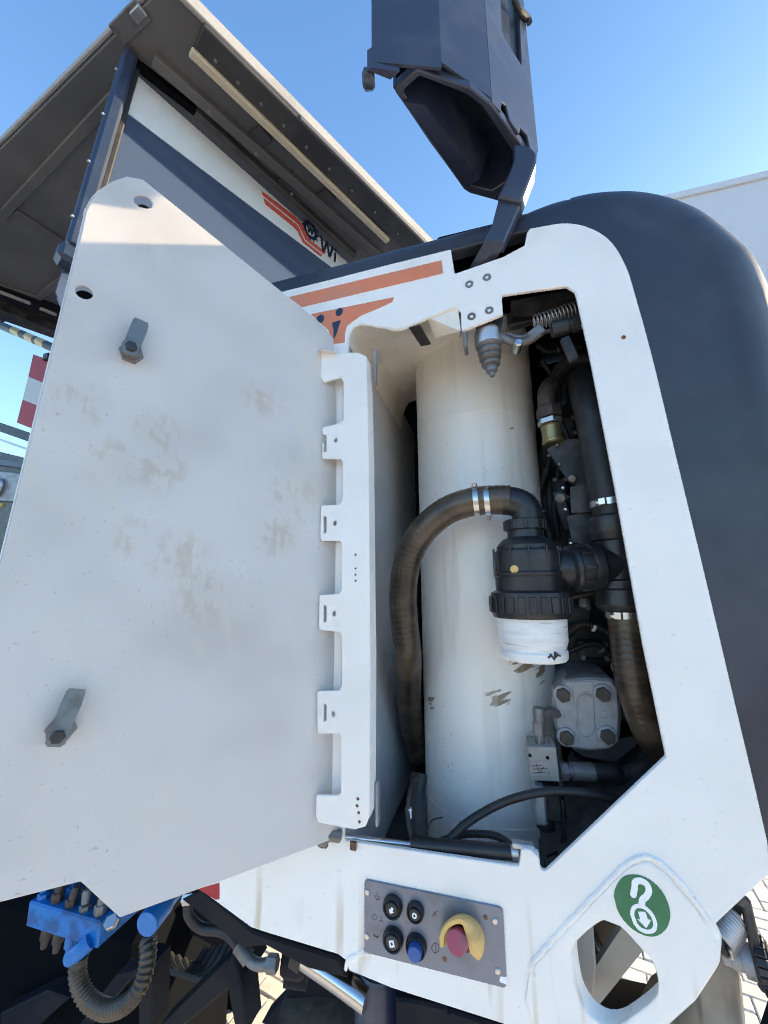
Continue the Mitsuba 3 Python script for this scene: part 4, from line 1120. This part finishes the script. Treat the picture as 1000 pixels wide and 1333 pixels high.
_a, _b = A + (Rr - A) * .02 + _n * .008, A + (Rr - A) * 1.7 + _n * .008
sub(CAN, "edge_fascia", bar((*_a, zc + .016), (*_b, zc + .016), .045, .014, (*_n, 0), .004), "canopy_shell", "sunlit grey fascia along the canopy edge")
_c = A + (Rr - A) * .40 + _n * .010
sub(CAN, "edge_fascia", bar((*_c, zc - .012), (*_b, zc - .012), .020, .012, (*_n, 0), .004), "canopy_lining")
uR = (Rr - A) / np.linalg.norm(Rr - A); nR = np.array([uR[1], -uR[0]])
uL = (Lr - A) / np.linalg.norm(Lr - A)


def cb(p0, p1, w, h, z=zc, m="canopy_lining", name="beam", zdrop=0.0):
    a_, b_ = SZ(*p0, z), SZ(*p1, z)
    return sub(CAN, name, bar(a_ - [0, 0, h / 2 - .001], b_ - [0, 0, h / 2 - .001], w, h, (0, 0, 1), .003), m)


cb((258, 45), (560, 335), .085, .022, name="edge_channel", m="canopy_channel")
cb((248, 64), (505, 312), .024, .016, zc - .02, m="trim_strip", name="trim_strip")
labels[f"{CAN}__trim_strip"] = {"label": "beige trim strip along the canopy edge"}
cb((200, 72), (495, 330), .035, .025, m="canopy_lining", name="side_beam")
cb((176, 78), (255, 140), .022, .026, m="void_metal", name="front_bracket")
cb((255, 139), (462, 328), .020, .030, m="canopy_channel", name="side_rail")
for p0, p1 in (((331, 182), (348, 170)), ((368, 240), (386, 229)), ((415, 262), (432, 250))):
    cb(p0, p1, .055, .014, m="canopy_channel", name="cross_brace")
for t in np.linspace(.08, .92, 9):
    x, y = 258 + (540 - 258) * t, 57 + (325 - 57) * t
    p = SZ(x, y, zc - .022)
    sub(CAN, "bolt", lathe([(.0055, 0), (.0055, .004), (.003, .006)], p, (0, 0, -1), 8), "dull_steel")
for x, y in ((272, 145), (333, 200), (380, 252)):
    sub(CAN, "bolt", lathe([(.0055, 0), (.0055, .004), (.003, .006)], SZ(x, y, zc - .05), (0, 0, -1), 8), "dull_steel")
sub(CAN, "lamp_bracket", bar(SZ(152, 46, zc - .006), SZ(186, 12, zc - .006), .045, .008, (0, 0, 1)), "dull_steel")
sub(CAN, "lamp_bracket", bar(SZ(174, 24, zc - .014), SZ(186, 12, zc - .014), .025, .010, (0, 0, 1)), "zinc")
# pressed ribs in the lining
for p0, p1, w in (((0, 282), (150, 122), .03), ((20, 273), (96, 322), .03), ((0, 372), (48, 388), .06), ((48, 388), (96, 350), .03)):
    cb(p0, p1, w, .014, name="pressed_rib")
cb((-60, 352), (78, 402), .07, .05, m="under_metal", name="front_beam")
cb((-60, 372), (74, 422), .10, .07, m="dark_metal", name="front_beam")
cb((-10, 375), (40, 394), .02, .012, zc - .05, m="grey_paint", name="lamp_strip")
cb((52, 400), (74, 409), .02, .012, zc - .05, m="grey_paint", name="lamp_strip")

# side pane of the canopy: white film above, tinted pane below
T1, T2 = SZ(163, 84, zc - .03), SZ(446, 336, zc - .03)
B1 = SZ(88, 345, 2.30)
PF = Frame(T1, T2 - T1, T1 - B1)
if PF.n.dot(EYE - T1) < 0:
    PF = Frame(T1, T1 - T2, T1 - B1)
whole = Polygon(PF.px([(163, 84), (470, 357), (500, 420), (300, 470), (80, 400), (72, 380)])).buffer(0)
upper = Polygon(PF.px([(163, 84), (470, 357), (445, 358), (143, 130)])).buffer(0)
PANE = part("side_pane", plate(whole.difference(upper), PF, 0.0, -.006, .001), "tinted_pane", "blue grey tinted lower part of the canopy side pane")
part("pane_film", plate(upper.buffer(-.0005), PF, 0.0008, -.0065, .001), "film_white", "white upper band of the canopy side pane with red stripes and lettering")
FILM = f"{MACHINE}__pane_film"
for pts in ([(341, 250), (344, 248.5), (381, 285), (394, 300), (400, 317), (424, 336), (416, 336), (392, 318), (386, 302), (344, 262)], [(343, 246.5), (389, 279), (396, 288), (392, 290), (382, 279)], [(405, 318), (412, 320), (440, 342), (430, 342)]):
    pass
red1 = Polygon(PF.px([(340, 249), (345, 252), (385, 283), (394, 292), (395, 297), (403, 312), (424, 329), (417, 334), (394, 316), (387, 301), (380, 294), (345, 266)])).buffer(0)
cutl = LineString(PF.px([(342, 256), (388, 293), (397, 313), (421, 332)])).buffer(.0035)
red1 = red1.difference(cutl)
sub(FILM, "red_stripe", plate(red1, PF, .0022, .001, .0002), "red_print", "two red stripes with a step on the white pane")
gc = np.array(PF.px([(404, 300)])[0])
ux = np.array(PF.px([(414, 309)])[0]) - gc; uxn = ux / np.linalg.norm(ux)
# the wheel badge and the lettering run along the pane's upper edge
sgn = 1.0 if PF.px([(500, 380)])[0][0] > 0 else -1.0
rg_ = np.linalg.norm(np.array(PF.px([(404, 311)])[0]) - np.array(PF.px([(404, 289)])[0])) / 2
teeth = unary_union([affinity.translate(affinity.rotate(Polygon([(rg_ * .9, -rg_ * .16), (rg_ * 1.22, -rg_ * .02), (rg_ * 1.2, rg_ * .1), (rg_ * .9, rg_ * .2)]), t, origin=(0, 0)), *gc) for t in range(0, 360, 30)])
disc_ = Point(*gc).buffer(rg_ * .98)
hole_ = Point(*gc).buffer(rg_ * .62)
wl = rg_ * .42
wv_ = LineString([(-wl, wl * .8), (-wl * .5, -wl * .8), (0, wl * .6), (wl * .5, -wl * .8), (wl, wl * .8)]).buffer(rg_ * .10)
wv_ = affinity.translate(affinity.scale(wv_, sgn, 1, origin=(0, 0)), *gc)
badge = unary_union([unary_union([disc_, teeth]).difference(hole_), wv_])
sub(FILM, "wheel_emblem", plate(badge, PF, .0022, .001, .0002), "navy_print", "toothed wheel emblem with a letter W")
tm = meshkit.text_mesh("Wi", rg_ * 1.6, 0.0014, bold=True)
p0 = np.array(PF.px([(415, 323)])[0])
tv = tm.vertices
if sgn < 0:
    tm.invert()
tmesh = trimesh.Trimesh(PF.to(np.stack([p0[0] + sgn * tv[:, 0], p0[1] + tv[:, 1]], 1)) + PF.n * (.0009 + tv[:, 2:3]), tm.faces)
sub(FILM, "lettering", tmesh, "navy_print", "dark lettering reading Wi on the white pane", smooth=False)
pb_ = PF.to(np.array(PF.px([(92, 330)])[0])); pt_ = PF.to(np.array(PF.px([(166, 78)])[0]))
POLE = part("canopy_post", bar(pb_ + PF.n * .02, pt_ + PF.n * .02, .034, .04, PF.n, .010), "post_paint", "dark blue grey post at the front edge of the canopy pane")
sub(POLE, "edge_seal", bar(pb_ + PF.n * .006 + PF.u * sgn * .024, pt_ + PF.n * .006 + PF.u * sgn * .024, .014, .018, PF.n, .004), "black_rubber")
sub(POLE, "post_boot", bar(pb_ + PF.n * .02 + (pb_ - pt_) * .005, pb_ + PF.n * .02 + (pb_ - pt_) * .075, .055, .06, PF.n, .010), "post_paint")
for t in (.12, .38, .62, .86):
    sub(POLE, "screw", lathe([(.004, 0), (.004, .005), (.003, .006)], pb_ + (pt_ - pb_) * t + PF.n * .03 - PF.u * sgn * .016, -PF.u * sgn + PF.n * .3, 8), "steel")

# ------------------------------------------------------------------ front of the machine seen left of the door
fy_ = 0.9
RL = part("guard_rail", tube([S(-40, 405, fy_), S(0, 423, fy_), S(40, 440, fy_), S(90, 462, fy_)], .026, 16), "dark_metal", "dark rail with amber bands behind the open door")
for x, y in ((24, 433), (42, 441), (56, 447)):
    q = S(x, y, fy_)
    sub(RL, "amber_band", tube([S(x - 5, y - 2.2, fy_), S(x + 5, y + 2.2, fy_)], .027, 16, 2), "amber")
sub(RL, "end_knob", lathe([(.035, 0), (.045, .012), (.045, .03), (.03, .04)], S(2, 412, fy_ - .05), (.6, -1, -.2), 18), "post_paint")
WB = wall_at(1.0)
for i, (q, m) in enumerate((([(43, 461), (75, 472), (67, 503), (36.5, 490)], "signal_red"), ([(36.5, 490), (67, 503), (60, 533), (29, 520)], "signal_white"), ([(29, 520), (60, 533), (52, 562), (21.5, 550)], "signal_red"))):
    key = part("warning_board", plate(poly(WB, q).buffer(-.0004), WB, 0.0, -.02, .002), m, "red and white warning board behind the free edge of the door") if i == 0 else sub(f"{MACHINE}__warning_board", "board_field", plate(poly(WB, q).buffer(-.0004), WB, 0.0, -.02, .002), m)
sub(f"{MACHINE}__warning_board", "board_clip", rbox(S(62, 465, .97), (.05, .03, .05), .006), "black_plastic")
part("front_rail", cat([bar(S(-60, 535, 1.0), S(70, 580, 1.0), .055, .05)]), "black_plastic")
sub(f"{MACHINE}__front_rail", "rail_edge", bar(S(-60, 551, .99), S(70, 597, .99), .010, .05), "white_print")
part("canopy_support", bar(S(112, 352, .02), S(165, 640, .95), .06, .06, (1, 0, 0), .008), "post_paint")
FH = part("front_hood", hull([S(x, y, d) for x, y in ((-80, 575), (0, 588), (70, 605), (290, 660), (290, 1085), (-80, 1085)) for d in (.85, 1.6)]), "dark_metal", "dark front hood of the machine behind the door", smooth=False)
sub(FH, "hood_edge", bar(S(-60, 593, .84), S(70, 612, .84), .035, .03), "post_paint")
sub(FH, "lamp_plate", plate(poly(wall_at(.83), [(-40, 610), (26, 616), (20, 653), (-40, 650)], .01), wall_at(.83), 0, -.02, .003), "aluminium")
HLM = sub(FH, "head_lamp", lathe([(.05, 0), (.056, .02), (.050, .026), (.044, .022), (.038, .016)], S(-2, 634, .83), (.1, -1, 0), 32), "zinc", "round work lamp at the left picture edge")
add(HLM + "_lens", lathe([(.040, .018), (.032, .026), (.012, .030)], S(-2, 634, .83), (.1, -1, 0), 32), "bowl_plastic")
sub(FH, "lamp_bulb", lathe([(.012, 0), (.012, .03), (.006, .035)], S(4, 657, .82), (.8, -.6, -.3), 12), "yellow_plastic")

# ------------------------------------------------------------------ undercarriage at the lower left
ctx = S(312, 1300, .77)[0] - .02
part("unseen_sun_blocker", rbox((-.50, 1.55, .80), (.30, .80, .90), .02), "void_metal")  # unseen box added to keep the sun off the lower-left underside
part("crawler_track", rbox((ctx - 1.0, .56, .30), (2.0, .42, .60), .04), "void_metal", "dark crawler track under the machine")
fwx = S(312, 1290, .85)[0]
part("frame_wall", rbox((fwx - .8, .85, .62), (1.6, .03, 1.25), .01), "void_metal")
part("frame_deck", rbox((-1.1, .42, 1.30), (1.6, .85, .04), .01), "under_metal")
by = 0.06
BF = wall_at(by)
q0, q1 = S(38, 1168, by), S(130, 1200, by)
hgt = .046
BL = part("hydraulic_manifold", rbox((q0 + q1) / 2 + [0, .06, -hgt / 2 - .004], (q1[0] - q0[0], .12, hgt), .003), "blue_paint", "bright blue hydraulic manifold block under the open door")
cxm = (q0[0] + q1[0]) / 2; wm = q1[0] - q0[0]; zt_ = (q0[2] + q1[2]) / 2 - .004
for i in range(5):
    for j in range(4):
        p = np.array([cxm + wm * (-.40 + .2 * i) + .004 * (j % 2), by + .016 + .029 * j, zt_ - .001])
        mm = ("blue_paint", "dull_steel", "bolt_steel", "dull_steel", "bolt_steel")[(2 * i + 3 * j) % 5]
        sub(BL, "port_fitting", cat([hexagon(p, (0, 0, 1), .0115, .010 + .004 * ((i * 2 + j) % 3)), lathe([(.007, .010), (.0085, .012), (.0085, .024 + .006 * ((i + j) % 2)), (.006, .034)], p, (.15 * (i % 3 - 1), .1, 1), 14)]), mm)
for i, dx in enumerate((-.42, -.25, -.08, .12)):
    p = np.array([cxm + wm * dx, by + .04, zt_ - hgt])
    sub(BL, "test_port", cat([hexagon(p + [0, 0, .001], (0, 0, -1), .013, .018), lathe([(.009, .018), (.011, .022), (.011, .044), (.008, .046), (.006, .062)], p, (.04 * i - .1, -.05, -1), 14)]), ("bolt_steel", "bolt_steel", "blue_paint", "bolt_steel")[i])
pc = S(191, 1204, by - .01)
CAPB = part("blue_cap", lathe([(.020, 0), (.021, .002), (.021, .045), (.018, .05), (.018, .08)], pc, (-.15, 1, .05), 30), "blue_paint", "round blue end cap beside the manifold")
sub(CAPB, "blue_pipe", tube([pc + [-.005, .04, 0], pc + [-.06, .06, .012], S(140, 1200, by + .06)], .017, 18), "blue_paint")
sub(CAPB, "white_nut", hexagon(S(146, 1202, by - .005), (.3, -.6, .7), .012, .014), "steel")
sub(CAPB, "blue_elbow", tube([S(118, 1225, by), S(104, 1238, by - .01), S(92, 1246, by - .01)], .014, 16), "blue_paint")
hs = [S(104, 1244, by), S(101, 1262, by), S(105, 1284, by), S(117, 1303, by), S(138, 1314, by), S(160, 1309, by), S(178, 1292, by), S(189, 1265, by + .01), S(193, 1240, by + .02), S(192, 1222, by + .03)]
part("corrugated_hose", tube(hs, .0148, 18, 14, rib=(.0085, .07)), "brown_hose", "corrugated black hose hanging in a loop under the blue block", smooth=50)
def slab(name, pts, d0, d1, m="under_metal", label=None, c=.003):
    f = wall_at(d0)
    return part(name, plate(poly(f, pts), f, 0, -(d1 - d0), c), m, label)
slab("frame_beam", [(200, 1345), (228, 1345), (330, 1262), (322, 1240), (300, 1243)], .10, 0.145, "under_metal", "dark diagonal beam under the machine")
slab("frame_beam", [(291, 1262), (303, 1240), (316, 1290), (321, 1345), (306, 1345)], .08, 0.125)
slab("frame_beam", [(178, 1250), (200, 1255), (196, 1345), (180, 1345)], .14, 0.185)
slab("frame_beam", [(95, 1345), (150, 1270), (180, 1262), (110, 1345)], .25, 0.295)
slab("frame_beam", [(0, 1345), (0, 1320), (60, 1290), (90, 1300), (40, 1345)], .3, 0.345)
slab("frame_beam", [(365, 1345), (340, 1333), (392, 1278), (450, 1275), (460, 1345)], .34, 0.385, "under_metal")
for i in range(6):
    x = 212 + 9 * i
    part("cable_loop", tube([S(x, 1240 + 4 * i, .42), S(x + 12, 1262 + 3 * i, .40), S(x + 38, 1262, .42), S(x + 58, 1235 - 2 * i, .46)], .010, 10), "black_rubber")
part("mud_plate", rough_up(hull([S(x, y, d) for x, y in ((228, 1175), (262, 1165), (330, 1230), (310, 1250), (250, 1215)) for d in (.5, .54)]).subdivide().subdivide(), .006, 25), "under_metal")
slab("panel_stay", [(236, 1172), (264, 1160), (330, 1214), (440, 1248), (452, 1275), (400, 1262), (345, 1232), (315, 1235)], .03, .09, "under_metal")
part("loose_hose", tube([S(245, 1172, .05), S(246, 1192, .05), S(262, 1208, .06), S(288, 1212, .06), S(303, 1222, .05), S(318, 1243, .05)], .0085, 14), "black_rubber", "black hydraulic hose with steel crimp under the panel")
EL = part("steel_elbow", tube([S(313, 1234, .045), S(326, 1250, .045), S(338, 1256, .045), S(356, 1254, .045)], .0085, 16), "dull_steel", "steel hose elbow ending at a hex nut")
sub(EL, "ferrule", tube([S(309, 1230, .045), S(324, 1248, .045)], [.0105, .012], 16, 3), "dull_steel")
sub(EL, "hex_nut", hexagon(S(348, 1254, .045), (1, .1, .05), .0125, .018), "dull_steel")
sub(EL, "upper_nut", tube([S(240, 1171, .04), S(262, 1168, .04)], .009, 6, 2), "steel")
part("rod_eye", cat([lathe([(.018, -.022), (.03, -.02), (.034, -.012), (.034, .012), (.03, .02), (.018, .022)], S(386, 1238, .09), (1, .25, -.1), 32), lathe([(.024, -.02), (.024, .02)], S(388, 1262, .12), (1, .25, -.1), 26)]), "under_metal", "round dark rod eye beside the chrome rod")
RODC = part("chrome_rod", tube([S(388, 1240, .07), S(430, 1268, .06), S(478, 1302, .05)], .0165, 26, 4), "chrome", "polished chrome piston rod running into the round post")
sub(RODC, "rod_seal", tube([S(384, 1238, .07), S(396, 1245, .07)], .021, 22, 2), "black_rubber")
pp = S(485, 1283, .05); rp = 35 * mpp(485, 1300, .05)
part("round_post", lathe([(rp * .9, -(pp[2] - .012)), (rp, -(pp[2] - .02)), (rp, -.012), (rp * .97, -.004), (rp * .92, 0), (rp * .75, .002), (rp * .3, .001)], pp + [0, rp, 0], (0, 0, 1), 40), "post_paint", "round dark blue post with a dished top below the panel")
part("track_roller", rough_up(lathe([(.06, -.1), (.085, -.09), (.09, 0), (.085, .1), (.06, .11)], S(428, 1348, .36), (1, .2, .25), 40).subdivide(), .003, 40), "tyre_rubber", "dusty dark roller under the machine")
part("track_shoe", rough_up(hull([S(x, y, d) for x, y in ((350, 1345), (460, 1345), (452, 1300), (400, 1290)) for d in (.5, .8)]), .004, 30), "tyre_rubber", smooth=False)
# crawler and tail frame behind the panel
part("tail_frame", rbox((-.12, .55, .55), (.30, .10, .75), .01), "under_metal")
slab("lower_frame", [(515, 1300), (560, 1307), (660, 1340), (660, 1420), (515, 1420)], .02, .12, "under_metal")
slab("sill_fitting", [(545, 1305), (580, 1312), (585, 1325), (560, 1330)], .015, .06, "under_metal")

# seen through the tie-down hole
slab("hole_gusset", [(735, 1225), (772, 1195), (777, 1260), (772, 1310), (745, 1320), (725, 1280)], .06, .075, "grey_paint", "grey gusset plate seen through the tie-down hole")
gq = [S(776, 1258, .09), S(816, 1198, .09), S(842, 1232, .09), S(782, 1306, .09), S(762, 1318, .09)]
part("diagonal_brace", hull([q + np.array([0, d, 0]) for q in gq for d in (0, .012)]), "grey_paint", "grey diagonal plate behind the tie-down hole", smooth=False)
part("hole_roller", lathe([(.03, -.10), (.05, -.095), (.05, -.02), (.03, -.01)], S(782, 1212, .16), (.9, .2, .35), 30), "dark_metal")
part("hole_block", rough_up(hull([S(x, y, d) for x, y in ((768, 1186), (814, 1188), (826, 1204), (781, 1256)) for d in (.135, .165)]).subdivide().subdivide(), .002, 40), "black_plastic", smooth=30)
part("lower_roller", lathe([(.03, -.08), (.045, -.07), (.045, .06), (.03, .065)], S(806, 1332, .12), (1, .1, -.05), 30), "void_metal", "black roller at the bottom of the tie-down hole")

# ------------------------------------------------------------------ lower right: flap, coil hose and coupling
ry = .10
RW = wall_at(ry)
FLP = slab("dusty_flap", [(862, 1200), (905, 1195), (955, 1225), (965, 1260), (974, 1345), (870, 1350)], ry, ry + .03, "dusty_board", "weathered dust covered board behind the tie-down eye", .004)
slab("dusty_flap", [(830, 1330), (852, 1285), (872, 1270), (890, 1345), (835, 1350)], ry - .02, ry - .005, "dusty_board", "narrow dusty board at the foot of the eye plate", .003)
part("coil_hose", spring(S(929, 1222, .05), S(948, 1192, .07), .020, .0028, 9), "zinc", "silver coiled hose behind the panel corner", smooth=True)
part("coil_core", tube([S(927, 1224, .05), S(949, 1190, .07)], .017, 14, 3), "dark_metal")
part("hose_grip", rough_up(hull([S(x, y, d) for x, y in ((950, 1185), (962, 1168), (966, 1185), (958, 1205), (962, 1215), (945, 1222)) for d in (.06, .09)]).subdivide(), .002, 60), "black_rubber")
cp0, cp1 = S(941, 1240, .07), S(1010, 1262, .05)
cd = cp1 - cp0; cd /= np.linalg.norm(cd)
mc = mpp(960, 1250, .06)
CPL = part("coupling_shaft", lathe([(12 * mc, 0), (12 * mc, .008), (13.5 * mc, .009), (13.5 * mc, .02), (18 * mc, .021), (18 * mc, .032), (15 * mc, .034), (15 * mc, .09)], cp0, cd, 26), "aluminium", "blue grey coupling shaft at the lower right corner")
gear = []
for t in range(0, 360, 18):
    a = np.cross(cd, [0, 0, 1]); a /= np.linalg.norm(a); b2 = np.cross(cd, a)
    d = math.cos(math.radians(t)) * a + math.sin(math.radians(t)) * b2
    gear.append(rbox(cp0 + cd * .042 + d * 25 * mc, (.012, .008, .008), .001, [cd, np.cross(d, cd), d]))
sub(CPL, "toothed_ring", cat([lathe([(15 * mc, .034), (25 * mc, .035), (25 * mc, .050), (15 * mc, .051)], cp0, cd, 36)] + gear), "dark_metal")
part("dark_stay", bar(S(969, 1168, .05), S(996, 1290, .05), .011, .010, (0, 1, 0), .002), "dark_metal", "narrow dark stay hanging at the right edge")
part("stay_hook", tube([S(962, 1176, .05), S(964, 1169, .05), S(970, 1168, .05)], .006, 10), "dark_metal")
part("corner_leg", hull([S(x, y, d) for x, y in ((1010, 1270), (986, 1345), (1030, 1345)) for d in (.02, .06)]), "void_metal", smooth=False)

# every object that is not labelled otherwise keeps its plain name
for key in list(labels):
    labels[key] = {k: v for k, v in labels[key].items() if v}
